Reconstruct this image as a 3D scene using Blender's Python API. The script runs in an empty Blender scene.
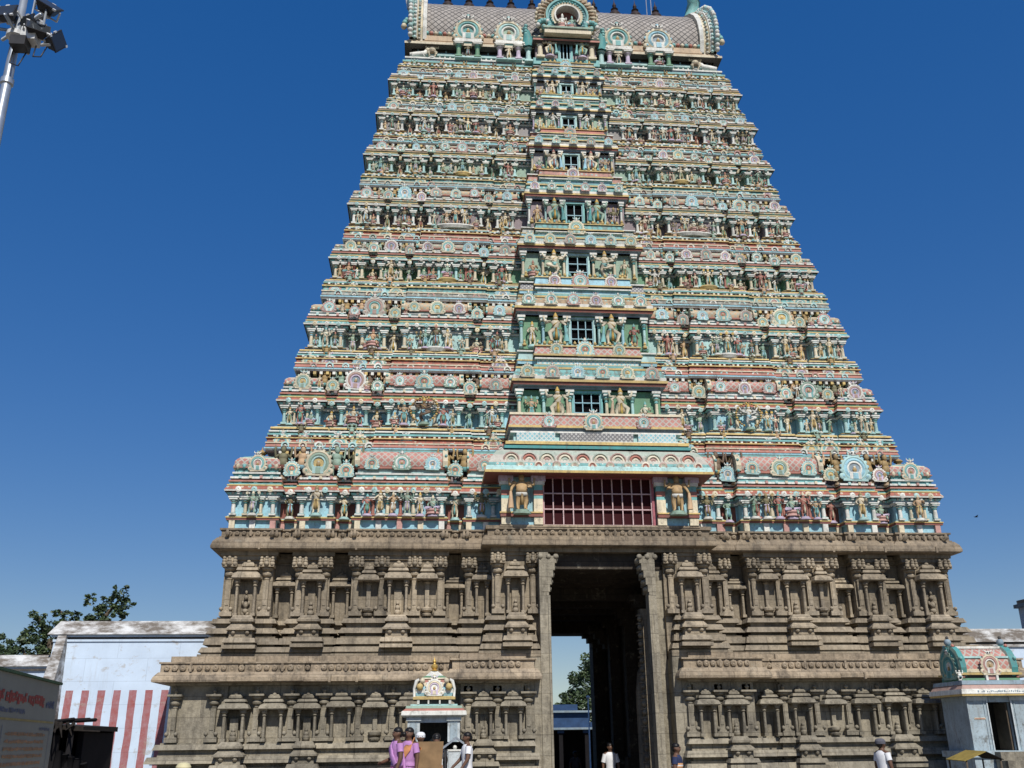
import bpy, math, random
from mathutils import Vector, Matrix
random.seed(7)
SC = bpy.context.scene
COL = SC.collection
R = math.radians
PI = math.pi

# ------------------------------------------------------------------ materials
MATS = {}
def _nodes(name):
    m = bpy.data.materials.new(name); m.use_nodes = True
    nt = m.node_tree; b = nt.nodes['Principled BSDF']
    return m, nt, b
def _n(nt, t, **kw):
    n = nt.nodes.new(t)
    for k, v in kw.items():
        if k == 'ins':
            for i, x in v.items(): n.inputs[i].default_value = x
        else: setattr(n, k, v)
    return n
def _mix(nt, a, b, fac, mode='MIX'):
    n = nt.nodes.new('ShaderNodeMix'); n.data_type = 'RGBA'; n.blend_type = mode
    for idx, v in ((0, fac), (6, a), (7, b)):
        if hasattr(v, 'is_output'): nt.links.new(v, n.inputs[idx])
        else: n.inputs[idx].default_value = v if idx == 0 else (v + (1,) if len(v) == 3 else v)
    return n.outputs[2]
def _ramp(nt, src, p0, p1, c0=0.0, c1=1.0):
    n = nt.nodes.new('ShaderNodeMapRange'); n.clamp = True
    nt.links.new(src, n.inputs[0])
    for i, v in enumerate((p0, p1, c0, c1)): n.inputs[i + 1].default_value = v
    return n.outputs[0]
def _pos(nt, scale=(1, 1, 1)):
    g = nt.nodes.new('ShaderNodeNewGeometry'); mp = nt.nodes.new('ShaderNodeMapping')
    mp.inputs['Scale'].default_value = scale
    nt.links.new(g.outputs['Position'], mp.inputs['Vector']); return mp.outputs[0]
def _noise(nt, vec, scale, detail=5, rough=.6):
    n = nt.nodes.new('ShaderNodeTexNoise'); n.inputs['Scale'].default_value = scale
    n.inputs['Detail'].default_value = detail; n.inputs['Roughness'].default_value = rough
    nt.links.new(vec, n.inputs['Vector']); return n.outputs['Fac']

DIRT = (.16, .13, .10)
def paint(name, col, rough=.62, dirt=.5, spec=.3):
    """weathered painted stucco: base colour, patchy fading, grime streaks"""
    m, nt, b = _nodes(name)
    v = _pos(nt)
    fade = _ramp(nt, _noise(nt, v, 2.3), .3, .7, .78, 1.12)
    oi = nt.nodes.new('ShaderNodeObjectInfo')
    rnd = _ramp(nt, oi.outputs['Random'], 0, 1, .86, 1.1)
    mul = _n(nt, 'ShaderNodeMath', operation='MULTIPLY'); nt.links.new(fade, mul.inputs[0]); nt.links.new(rnd, mul.inputs[1])
    hs = nt.nodes.new('ShaderNodeHueSaturation'); hs.inputs['Color'].default_value = col + (1,)
    nt.links.new(mul.outputs[0], hs.inputs['Value'])
    st = _ramp(nt, _noise(nt, _pos(nt, (5, 5, .7)), 1.6, 6, .75), .49, .74, 0, dirt)
    c = _mix(nt, hs.outputs[0], DIRT, st)
    sp = _ramp(nt, _noise(nt, v, 16, 3), .56, .74, 0, dirt * .9)
    c = _mix(nt, c, DIRT, sp)
    c = _mix(nt, c, (.44, .44, .40), .07)
    bl = _ramp(nt, _noise(nt, _pos(nt, (1, 1, .7)), 3.7, 7, .78), .54, .66, 0, dirt * 1.15)
    c = _mix(nt, c, (.105, .10, .085), bl)
    nt.links.new(c, b.inputs['Base Color'])
    b.inputs['Roughness'].default_value = rough
    b.inputs['Specular IOR Level'].default_value = spec
    bm = nt.nodes.new('ShaderNodeBump'); bm.inputs['Strength'].default_value = .25; bm.inputs['Distance'].default_value = .03
    nt.links.new(_noise(nt, v, 22, 3), bm.inputs['Height']); nt.links.new(bm.outputs[0], b.inputs['Normal'])
    return m

PAL = dict(goldskin=(.50, .33, .15),
    aqua=(.17, .44, .43), paleaqua=(.40, .62, .60), skyblue=(.30, .56, .66), white=(.74, .74, .68), cream=(.68, .60, .43), ivory=(.66, .60, .47), stone=(.46, .44, .38), greygreen=(.36, .42, .35), dustypink=(.40, .26, .22),
    yellow=(.62, .45, .16), salmon=(.42, .155, .115), pink=(.50, .27, .235), redbrown=(.22, .05, .035), green=(.12, .30, .17),
    palegreen=(.27, .40, .31), teal=(.04, .26, .26), lilac=(.55, .46, .60), ochre=(.38, .25, .09), olive=(.16, .15, .07),
    dark=(.035, .03, .028), bluegrey=(.22, .30, .36), mauve=(.26, .20, .22), tan=(.48, .35, .22), skin=(.55, .36, .20),
    paleskin=(.68, .60, .44), darkskin=(.15, .09, .05), greyrelief=(.30, .28, .28), blue=(.12, .25, .50), gold=(.62, .40, .08), frame=(.60, .42, .43),
)
def M(key):
    if key in MATS: return MATS[key]
    if key in PAL: MATS[key] = paint('paint_' + key, PAL[key])
    elif key in SPECIAL: MATS[key] = SPECIAL[key]()
    else: raise KeyError(key)
    return MATS[key]

def granite(name, base, warm, dark, joints=True):
    m, nt, b = _nodes(name)
    v = _pos(nt)
    big = _ramp(nt, _noise(nt, v, .8, 6, .65), .3, .7)
    c = _mix(nt, base, warm, big)
    oi = nt.nodes.new('ShaderNodeObjectInfo'); h0 = nt.nodes.new('ShaderNodeHueSaturation'); nt.links.new(c, h0.inputs['Color'])
    nt.links.new(_ramp(nt, oi.outputs['Random'], 0, 1, .78, 1.18), h0.inputs['Value']); c = h0.outputs[0]
    fine = _ramp(nt, _noise(nt, v, 9, 5, .7), .25, .75, .72, 1.2)
    gr = nt.nodes.new('ShaderNodeHueSaturation'); nt.links.new(c, gr.inputs['Color']); nt.links.new(fine, gr.inputs['Value'])
    c = gr.outputs[0]
    st = _ramp(nt, _noise(nt, _pos(nt, (2.6, 2.6, .8)), 1.1, 7, .72), .48, .70, 0, .8)
    c = _mix(nt, c, dark, st)
    sk_ = _ramp(nt, _noise(nt, _pos(nt, (7, 7, .5)), 1.0, 6, .7), .52, .72, 0, .6)
    c = _mix(nt, c, dark, sk_)
    li = _ramp(nt, _noise(nt, v, 3.6, 6, .75), .57, .72, 0, .55)
    c = _mix(nt, c, (.36, .33, .26), li)
    if joints:
        br = nt.nodes.new('ShaderNodeTexBrick')
        mp = nt.nodes.new('ShaderNodeMapping'); mp.inputs['Rotation'].default_value = (R(90), 0, 0)
        g = nt.nodes.new('ShaderNodeNewGeometry'); nt.links.new(g.outputs['Position'], mp.inputs['Vector'])
        nt.links.new(mp.outputs[0], br.inputs['Vector'])
        br.inputs['Scale'].default_value = 1; br.inputs['Brick Width'].default_value = 1.35; br.inputs['Row Height'].default_value = .52
        br.inputs['Mortar Size'].default_value = .012; br.inputs['Mortar Smooth'].default_value = .3
        br.inputs['Color1'].default_value = (.70, .70, .71, 1); br.inputs['Color2'].default_value = (1.15, 1.12, 1.06, 1); br.inputs['Mortar'].default_value = (.4, .38, .36, 1)
        c = _mix(nt, c, br.outputs['Color'], .6, 'MULTIPLY')
    nt.links.new(c, b.inputs['Base Color']); b.inputs['Roughness'].default_value = .85; b.inputs['Specular IOR Level'].default_value = .2
    bm = nt.nodes.new('ShaderNodeBump'); bm.inputs['Strength'].default_value = .6; bm.inputs['Distance'].default_value = .05
    nt.links.new(_noise(nt, v, 11, 6, .7), bm.inputs['Height']); nt.links.new(bm.outputs[0], b.inputs['Normal'])
    return m

def scales(name, col, line, p, w):
    """painted diagonal net of tiles"""
    m, nt, b = _nodes(name)
    g = nt.nodes.new('ShaderNodeNewGeometry'); sx = nt.nodes.new('ShaderNodeSeparateXYZ'); nt.links.new(g.outputs['Position'], sx.inputs[0])
    outs = []
    for s in (1, -1):
        a = _n(nt, 'ShaderNodeMath', operation='MULTIPLY'); nt.links.new(sx.outputs['Z'], a.inputs[0]); a.inputs[1].default_value = s * 1.0
        d = _n(nt, 'ShaderNodeMath', operation='ADD'); nt.links.new(sx.outputs['X'], d.inputs[0]); nt.links.new(a.outputs[0], d.inputs[1])
        q = _n(nt, 'ShaderNodeMath', operation='DIVIDE'); nt.links.new(d.outputs[0], q.inputs[0]); q.inputs[1].default_value = p
        f = _n(nt, 'ShaderNodeMath', operation='FRACT'); nt.links.new(q.outputs[0], f.inputs[0])
        l = _n(nt, 'ShaderNodeMath', operation='LESS_THAN'); nt.links.new(f.outputs[0], l.inputs[0]); l.inputs[1].default_value = w
        outs.append(l.outputs[0])
    mx = _n(nt, 'ShaderNodeMath', operation='MAXIMUM'); nt.links.new(outs[0], mx.inputs[0]); nt.links.new(outs[1], mx.inputs[1])
    v = _pos(nt)
    hs = nt.nodes.new('ShaderNodeHueSaturation'); hs.inputs['Color'].default_value = col + (1,)
    nt.links.new(_ramp(nt, _noise(nt, v, 3, 6), .3, .7, .7, 1.15), hs.inputs['Value'])
    c = _mix(nt, hs.outputs[0], line, mx.outputs[0])
    st = _ramp(nt, _noise(nt, _pos(nt, (4, 4, .8)), 1.5, 6, .7), .5, .8, 0, .5)
    c = _mix(nt, c, DIRT, st)
    nt.links.new(c, b.inputs['Base Color']); b.inputs['Roughness'].default_value = .7
    return m

def ornament(name, col, c2, c3, px, pz):
    """painted band with a repeated lotus petal motif"""
    m, nt, b = _nodes(name)
    v = _pos(nt)
    vo = nt.nodes.new('ShaderNodeTexVoronoi'); vo.inputs['Scale'].default_value = 1.0; vo.inputs['Randomness'].default_value = .35
    nt.links.new(_pos(nt, (1 / px, 1 / px, 1 / pz)), vo.inputs['Vector'])
    d = vo.outputs['Distance']
    c = _mix(nt, c2, col, _ramp(nt, d, .22, .27)); c = _mix(nt, c3, c, _ramp(nt, d, .10, .14)); c = _mix(nt, c, DIRT, _ramp(nt, d, .52, .62, 0, .55))
    hs = nt.nodes.new('ShaderNodeHueSaturation'); nt.links.new(c, hs.inputs['Color']); nt.links.new(_ramp(nt, _noise(nt, v, 2.5, 6), .3, .7, .7, 1.12), hs.inputs['Value'])
    c = hs.outputs[0]
    bl = _ramp(nt, _noise(nt, v, 3.7, 7, .78), .53, .66, 0, .6)
    c = _mix(nt, c, (.105, .10, .085), bl)
    nt.links.new(c, b.inputs['Base Color']); b.inputs['Roughness'].default_value = .7; b.inputs['Specular IOR Level'].default_value = .25
    bm = nt.nodes.new('ShaderNodeBump'); bm.inputs['Strength'].default_value = .5; bm.inputs['Distance'].default_value = .04; bm.invert = True
    nt.links.new(d, bm.inputs['Height']); nt.links.new(bm.outputs[0], b.inputs['Normal'])
    return m

def limewash(name, stripes):
    """whitewashed wall, weathered, with red painted stripes below"""
    m, nt, b = _nodes(name)
    v = _pos(nt)
    hs = nt.nodes.new('ShaderNodeHueSaturation'); hs.inputs['Color'].default_value = (.56, .67, .80, 1)
    nt.links.new(_ramp(nt, _noise(nt, v, 1.2, 7, .65), .25, .75, .86, 1.08), hs.inputs['Value'])
    c = hs.outputs[0]
    if stripes:
        g = nt.nodes.new('ShaderNodeNewGeometry'); sx = nt.nodes.new('ShaderNodeSeparateXYZ'); nt.links.new(g.outputs['Position'], sx.inputs[0])
        wob = _ramp(nt, _noise(nt, v, 1.1, 4), 0, 1, -.035, .035)
        a = _n(nt, 'ShaderNodeMath', operation='ADD'); nt.links.new(sx.outputs['X'], a.inputs[0]); nt.links.new(wob, a.inputs[1])
        a2 = _n(nt, 'ShaderNodeMath', operation='ADD'); nt.links.new(a.outputs[0], a2.inputs[0]); a2.inputs[1].default_value = 20.02
        q = _n(nt, 'ShaderNodeMath', operation='DIVIDE'); nt.links.new(a2.outputs[0], q.inputs[0]); q.inputs[1].default_value = .43
        f = _n(nt, 'ShaderNodeMath', operation='FRACT'); nt.links.new(q.outputs[0], f.inputs[0])
        l = _n(nt, 'ShaderNodeMath', operation='LESS_THAN'); nt.links.new(f.outputs[0], l.inputs[0]); l.inputs[1].default_value = .47
        z = _n(nt, 'ShaderNodeMath', operation='LESS_THAN'); nt.links.new(sx.outputs['Z'], z.inputs[0]); z.inputs[1].default_value = 2.86
        mu = _n(nt, 'ShaderNodeMath', operation='MULTIPLY'); nt.links.new(l.outputs[0], mu.inputs[0]); nt.links.new(z.outputs[0], mu.inputs[1])
        wear = _ramp(nt, _noise(nt, v, 7, 6, .75), .3, .75, 1, .72)
        mu2 = _n(nt, 'ShaderNodeMath', operation='MULTIPLY'); nt.links.new(mu.outputs[0], mu2.inputs[0]); nt.links.new(wear, mu2.inputs[1])
        c = _mix(nt, c, (.31, .075, .065), mu2.outputs[0])
    peel = _ramp(nt, _noise(nt, _pos(nt, (1, 1, 1.6)), 1.9, 8, .78), .57, .66, 0, .7)
    c = _mix(nt, c, (.38, .34, .29), peel)
    c = _mix(nt, c, (.30, .27, .24), _ramp(nt, _noise(nt, _pos(nt, (3.5, 3.5, .35)), 1.3, 7, .75), .55, .78, 0, .5))
    br = nt.nodes.new('ShaderNodeTexBrick'); mp = nt.nodes.new('ShaderNodeMapping'); mp.inputs['Rotation'].default_value = (R(90), 0, 0)
    g2 = nt.nodes.new('ShaderNodeNewGeometry'); nt.links.new(g2.outputs['Position'], mp.inputs['Vector']); nt.links.new(mp.outputs[0], br.inputs['Vector'])
    br.inputs['Scale'].default_value = 1; br.inputs['Brick Width'].default_value = 1.7; br.inputs['Row Height'].default_value = .62; br.inputs['Mortar Size'].default_value = .006
    br.inputs['Color1'].default_value = (1, 1, 1, 1); br.inputs['Color2'].default_value = (.95, .95, .96, 1); br.inputs['Mortar'].default_value = (.6, .6, .6, 1)
    c = _mix(nt, c, br.outputs['Color'], .6, 'MULTIPLY')
    nt.links.new(c, b.inputs['Base Color']); b.inputs['Roughness'].default_value = .9; b.inputs['Specular IOR Level'].default_value = .1
    return m

def plain(name, col, rough=.7, metal=0, spec=.3, nz=0, var=.25):
    m, nt, b = _nodes(name)
    if nz:
        hs = nt.nodes.new('ShaderNodeHueSaturation'); hs.inputs['Color'].default_value = col + (1,)
        nt.links.new(_ramp(nt, _noise(nt, _pos(nt), nz, 5), .3, .7, 1 - var, 1 + var), hs.inputs['Value'])
        nt.links.new(hs.outputs[0], b.inputs['Base Color'])
    else: b.inputs['Base Color'].default_value = col + (1,)
    b.inputs['Roughness'].default_value = rough; b.inputs['Metallic'].default_value = metal; b.inputs['Specular IOR Level'].default_value = spec
    return m

def leafmat(name, col):
    m, nt, b = _nodes(name)
    hs = nt.nodes.new('ShaderNodeHueSaturation'); hs.inputs['Color'].default_value = col + (1,)
    nt.links.new(_ramp(nt, _noise(nt, _pos(nt), 1.4, 4), .3, .7, .55, 1.35), hs.inputs['Value'])
    nt.links.new(hs.outputs[0], b.inputs['Base Color']); b.inputs['Roughness'].default_value = .6
    return m

def patchy(name, a, bcol, sc, lo, hi):
    m, nt, b = _nodes(name)
    c = _mix(nt, a, bcol, _ramp(nt, _noise(nt, _pos(nt, (.6, 1, 1.6)), sc, 7, .7), lo, hi))
    nt.links.new(c, b.inputs['Base Color']); b.inputs['Roughness'].default_value = .9
    return m

SPECIAL = dict(
    granite_up=lambda: granite('granite_brown', (.285, .243, .18), (.42, .355, .265), (.085, .074, .06)),
    granite_low=lambda: granite('granite_grey', (.235, .213, .165), (.35, .315, .245), (.075, .066, .054)),
    granite_eave=lambda: granite('granite_weathered_eave', (.28, .225, .16), (.41, .335, .245), (.052, .046, .04)),
    granite_in=lambda: granite('granite_passage_shade', (.06, .05, .04), (.09, .075, .06), (.03, .027, .024)),  # same stone darkened, the gateway's shade put into its colour
    roofnet=lambda: scales('roof_net', (.34, .31, .28), (.035, .033, .033), .26, .19),
    pinknet=lambda: scales('pink_net', (.46, .205, .17), (.40, .38, .33), .20, .25),
    peachnet=lambda: scales('peach_net', (.52, .36, .22), (.36, .38, .30), .18, .22),
    greennet=lambda: scales('green_net', (.36, .40, .30), (.50, .34, .28), .18, .22),
    orn_salmon=lambda: ornament('petal_salmon', (.40, .14, .10), (.58, .46, .34), (.20, .42, .40), .20, .20),
    orn_pink=lambda: ornament('petal_pink', (.44, .24, .20), (.28, .44, .42), (.60, .52, .38), .18, .18),
    orn_grey=lambda: ornament('petal_grey', (.38, .39, .35), (.16, .36, .35), (.60, .56, .46), .17, .17),
    orn_aqua=lambda: ornament('petal_aqua', (.18, .40, .39), (.62, .60, .52), (.42, .16, .12), .17, .17),
    orn_tan=lambda: ornament('petal_tan', (.42, .31, .20), (.22, .38, .34), (.60, .54, .42), .18, .18),
    frieze=lambda: scales('relief_frieze', (.24, .50, .56), (.55, .60, .58), .14, .35),
    greyfrieze=lambda: scales('grey_frieze', (.45, .45, .43), (.16, .16, .17), .13, .4),
    lime_stripe=lambda: limewash('limewash_striped', True),
    lime=lambda: limewash('limewash', False),
    coping=lambda: patchy('weathered_coping', (.15, .13, .11), (.62, .63, .63), 2.2, .44, .62),
    maroonvoid=lambda: plain('dark_red_room', (.042, .010, .012), .8, spec=.1),
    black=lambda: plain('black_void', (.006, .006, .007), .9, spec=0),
    ironred=lambda: plain('red_iron', (.34, .11, .13), .5, nz=12),
    lightbar=lambda: plain('pale_bar', (.55, .56, .55), .5, nz=12),
    bluebar=lambda: plain('blue_bar', (.25, .42, .48), .5, nz=12),
    metal=lambda: plain('galvanised_steel', (.42, .46, .50), .38, .6, nz=5, var=.15),
    lampblack=lambda: plain('lamp_housing', (.03, .03, .032), .45, nz=8),
    lampglass=lambda: plain('lamp_glass', (.035, .04, .045), .12, spec=.6),
    lampwhite=lambda: plain('lamp_grey', (.55, .56, .56), .4, nz=8),
    earth=lambda: patchy('sandy_ground', (.14, .115, .085), (.20, .17, .125), 1.2, .3, .7),
    wood=lambda: plain('old_plywood', (.235, .150, .075), .75, nz=4, var=.25),
    thatch=lambda: plain('dark_thatch', (.020, .016, .013), .95, nz=14, var=.5),
    shadeblack=lambda: plain('black_cloth_and_shade', (.007, .006, .007), .95, nz=6, var=.4),  # near-black cloth; also paints the deep shade under the pavilion roof
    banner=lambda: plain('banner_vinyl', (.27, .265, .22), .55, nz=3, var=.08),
    bannergreen=lambda: plain('banner_green', (.04, .10, .05), .6, nz=4),
    inkred=lambda: plain('ink_red', (.36, .06, .05), .6, nz=10),
    inkorange=lambda: plain('ink_orange', (.42, .22, .11), .6, nz=10),
    inkblue=lambda: plain('ink_blue', (.11, .14, .22), .6, nz=10),
    inkochre=lambda: plain('ink_ochre', (.36, .27, .10), .6, nz=10),
    shrineblue=lambda: paint('shrine_blue_wash', (.36, .45, .50), dirt=.7),
    shrinewhite=lambda: paint('shrine_white_wash', (.58, .64, .66), dirt=.45),
    housblue=lambda: plain('house_blue', (.022, .055, .13), .7, nz=3),
    bark=lambda: plain('bark', (.09, .07, .05), .9, nz=8),
    leafdark=lambda: leafmat('leaf_dark', (.045, .075, .030)),
    leafmid=lambda: leafmat('leaf_mid', (.07, .105, .04)),
    bronze=lambda: plain('dark_bronze', (.05, .035, .03), .5, .3, nz=9),
    brass=lambda: plain('brass', (.60, .40, .12), .4, .5, nz=9),
    tarp=lambda: plain('yellow_tarp', (.27, .20, .05), .7, nz=6),
    # people
    p_skin=lambda: plain('brown_skin', (.13, .07, .045), .5, nz=20, var=.1),
    p_hair=lambda: plain('black_hair', (.010, .009, .009), .45),
    p_white=lambda: plain('white_cotton', (.72, .73, .75), .85, nz=9, var=.08),
    p_lilac=lambda: plain('lilac_silk', (.44, .22, .46), .6, nz=9, var=.2),
    p_magenta=lambda: plain('magenta_silk', (.52, .13, .40), .6, nz=9, var=.2),
    p_violet=lambda: plain('violet_dark', (.10, .05, .16), .6, nz=9, var=.2),
    p_orange=lambda: plain('orange_cotton', (.62, .28, .12), .8, nz=9, var=.2),
    p_navy=lambda: plain('navy_cotton', (.025, .035, .085), .85, nz=9, var=.2),
    p_stripe=lambda: plain('stripe_cotton', (.66, .36, .17), .85, nz=9, var=.1),
    p_cream=lambda: plain('cream_cotton', (.55, .50, .30), .85, nz=9, var=.1),
    p_grey=lambda: plain('grey_cotton', (.10, .10, .12), .85, nz=9, var=.2),
    p_brown=lambda: plain('tan_cotton', (.36, .17, .08), .85, nz=9, var=.2),
    p_eye=lambda: plain('eye_dark', (.012, .010, .010), .3),
)

# ------------------------------------------------------------------ mesh builder
class MB:
    def __init__(s): s.v = []; s.f = []; s.m = []; s.keys = []; s.sm = []
    def mi(s, k):
        if k not in s.keys: s.keys.append(k)
        return s.keys.index(k)
    def add(s, vs, fs, k, smooth=False):
        o = len(s.v); s.v += [tuple(p) for p in vs]
        mi = s.mi(k)
        for f in fs: s.f.append([i + o for i in f]); s.m.append(mi); s.sm.append(smooth)
    def box(s, x0, x1, y0, y1, z0, z1, k, tx=0, ty=0):
        """box; tx, ty shrink the top"""
        vs = [(x0, y0, z0), (x1, y0, z0), (x1, y1, z0), (x0, y1, z0), (x0 + tx, y0 + ty, z1), (x1 - tx, y0 + ty, z1), (x1 - tx, y1 - ty, z1), (x0 + tx, y1 - ty, z1)]
        s.add(vs, [(0, 3, 2, 1), (4, 5, 6, 7), (0, 1, 5, 4), (1, 2, 6, 5), (2, 3, 7, 6), (3, 0, 4, 7)], k)
    def hexa(s, vs, k):
        s.add(vs, [(0, 3, 2, 1), (4, 5, 6, 7), (0, 1, 5, 4), (1, 2, 6, 5), (2, 3, 7, 6), (3, 0, 4, 7)], k)
    def quad(s, a, b, c, d, k): s.add([a, b, c, d], [(0, 1, 2, 3)], k)
    def lathe(s, c, prof, n, k, axis='z', ry=1.0, smooth=True, a0=0.0):
        """prof: list of (r, h[, key]) along axis z (up) or y (towards -y = +h)"""
        for i in range(len(prof) - 1):
            p, q = prof[i], prof[i + 1]
            kk = p[2] if len(p) > 2 else k
            vs = []
            for (r, h) in ((p[0], p[1]), (q[0], q[1])):
                for j in range(n):
                    a = a0 + 2 * PI * j / n
                    if axis == 'z': vs.append((c[0] + r * math.cos(a), c[1] + ry * r * math.sin(a), c[2] + h))
                    else: vs.append((c[0] + r * math.cos(a), c[1] - h, c[2] + r * math.sin(a)))
            fs = [(j, (j + 1) % n, n + (j + 1) % n, n + j) for j in range(n)]
            s.add(vs, fs, kk, smooth)
    def arc(s, c, prof, n, k, a0, a1):
        for i in range(len(prof) - 1):
            p, q = prof[i], prof[i + 1]; vs = []
            for (r, h) in ((p[0], p[1]), (q[0], q[1])):
                for j in range(n + 1):
                    a = a0 + (a1 - a0) * j / n; vs.append((c[0] + r * math.cos(a), c[1] - h, c[2] + r * math.sin(a)))
            s.add(vs, [(j, j + 1, n + 2 + j, n + 1 + j) for j in range(n)], p[2] if len(p) > 2 else k)
    def tube(s, pts, rad, k, n=6, cap=True, flat=1.0):
        pts = [Vector(p) for p in pts]; rings = []
        for i, p in enumerate(pts):
            d = (pts[min(i + 1, len(pts) - 1)] - pts[max(i - 1, 0)])
            if d.length < 1e-9: d = Vector((0, 0, 1))
            d.normalize()
            ref = Vector((0, 1, 0)) if abs(d.y) < .9 else Vector((1, 0, 0))
            u = d.cross(ref).normalized(); w = d.cross(u)
            r = rad[i] if isinstance(rad, (list, tuple)) else rad
            rings.append([p + u * r * math.cos(2 * PI * j / n) + w * r * flat * math.sin(2 * PI * j / n) for j in range(n)])
        vs = [q for ring in rings for q in ring]; fs = []
        for i in range(len(rings) - 1):
            for j in range(n): fs.append((i * n + j, i * n + (j + 1) % n, (i + 1) * n + (j + 1) % n, (i + 1) * n + j))
        if cap: fs += [tuple(range(n)), tuple(range((len(rings) - 1) * n, len(rings) * n))]
        s.add(vs, fs, k, True)
    def ball(s, c, r, k, n=8, sx=1, sy=1, sz=1):
        prof = []
        m = max(4, n // 2 + 1)
        vs = []; fs = []
        for i in range(m + 1):
            t = PI * i / m
            for j in range(n):
                a = 2 * PI * j / n
                vs.append((c[0] + sx * r * math.sin(t) * math.cos(a), c[1] + sy * r * math.sin(t) * math.sin(a), c[2] - sz * r * math.cos(t)))
        for i in range(m):
            for j in range(n): fs.append((i * n + j, i * n + (j + 1) % n, (i + 1) * n + (j + 1) % n, (i + 1) * n + j))
        s.add(vs, fs, k, True)
    def rings(s, rs, k, cap=True, smooth=True):
        """rs: list of (cx, cy, z, rx, ry)"""
        n = 14; vs = []; fs = []
        for (cx, cy, z, rx, ry) in rs:
            for j in range(n):
                a = 2 * PI * j / n
                vs.append((cx + rx * math.cos(a), cy + ry * math.sin(a), z))
        for i in range(len(rs) - 1):
            for j in range(n): fs.append((i * n + j, i * n + (j + 1) % n, (i + 1) * n + (j + 1) % n, (i + 1) * n + j))
        if cap: fs += [tuple(range(n))[::-1], tuple(range((len(rs) - 1) * n, len(rs) * n))]
        s.add(vs, fs, k, smooth)
    def sweep(s, plan, prof, top=None, bot=None):
        """carry a moulding profile [(out, z, key)] round a closed counter-clockwise plan with mitred corners"""
        n = len(plan); nor = []
        for i in range(n):
            a, b, c = Vector(plan[i - 1]), Vector(plan[i]), Vector(plan[(i + 1) % n])
            e1 = (b - a).normalized(); e2 = (c - b).normalized()
            n1 = Vector((e1.y, -e1.x)); n2 = Vector((e2.y, -e2.x))
            d = 1 + n1.dot(n2)
            nor.append((n1 + n2) / max(d, .2))
        P = lambda o, z: [(plan[i][0] + nor[i].x * o, plan[i][1] + nor[i].y * o, z) for i in range(n)]
        for i in range(len(prof) - 1):
            a, b = prof[i], prof[i + 1]
            if abs(a[0] - b[0]) < 1e-6 and abs(a[1] - b[1]) < 1e-6: continue
            vs = P(a[0], a[1]) + P(b[0], b[1])
            s.add(vs, [(j, (j + 1) % n, n + (j + 1) % n, n + j) for j in range(n)], a[2])
        if top: s.add(P(prof[-1][0], prof[-1][1]), [tuple(range(n))], top)
        if bot: s.add(P(prof[0][0], prof[0][1]), [tuple(range(n))[::-1]], bot)
    def mesh(s, name):
        me = bpy.data.meshes.new(name)
        me.from_pydata(s.v, [], s.f)
        for k in s.keys: me.materials.append(M(k))
        me.polygons.foreach_set('material_index', s.m)
        me.polygons.foreach_set('use_smooth', s.sm)
        me.update(); return me
    def obj(s, name, parent=None, loc=(0, 0, 0), rz=0):
        return link(name, s.mesh(name), parent, loc, (1, 1, 1), rz)

def link(name, me, parent=None, loc=(0, 0, 0), scale=(1, 1, 1), rz=0, rx=0, ry=0):
    o = bpy.data.objects.new(name, me); COL.objects.link(o)
    if parent: o.parent = parent
    o.location = loc; o.scale = scale; o.rotation_euler = (rx, ry, rz)
    return o
def tag(o, label=None, cat=None, group=None, kind=None):
    if label: o['label'] = label
    if cat: o['category'] = cat
    if group: o['group'] = group
    if kind: o['kind'] = kind
    return o
def empty(name, loc=(0, 0, 0), rz=0):
    o = bpy.data.objects.new(name, None); COL.objects.link(o); o.location = loc; o.rotation_euler = (0, 0, rz); o.empty_display_size = .3
    return o
def bands(z, lst):
    """[(h, out0, out1, key)] -> profile; flat steps between bands take the upper band's colour"""
    p = []
    for (h, a, b, k) in lst:
        p.append((a, z, k)); z += h; p.append((b, z, k))
    return p, z

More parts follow.
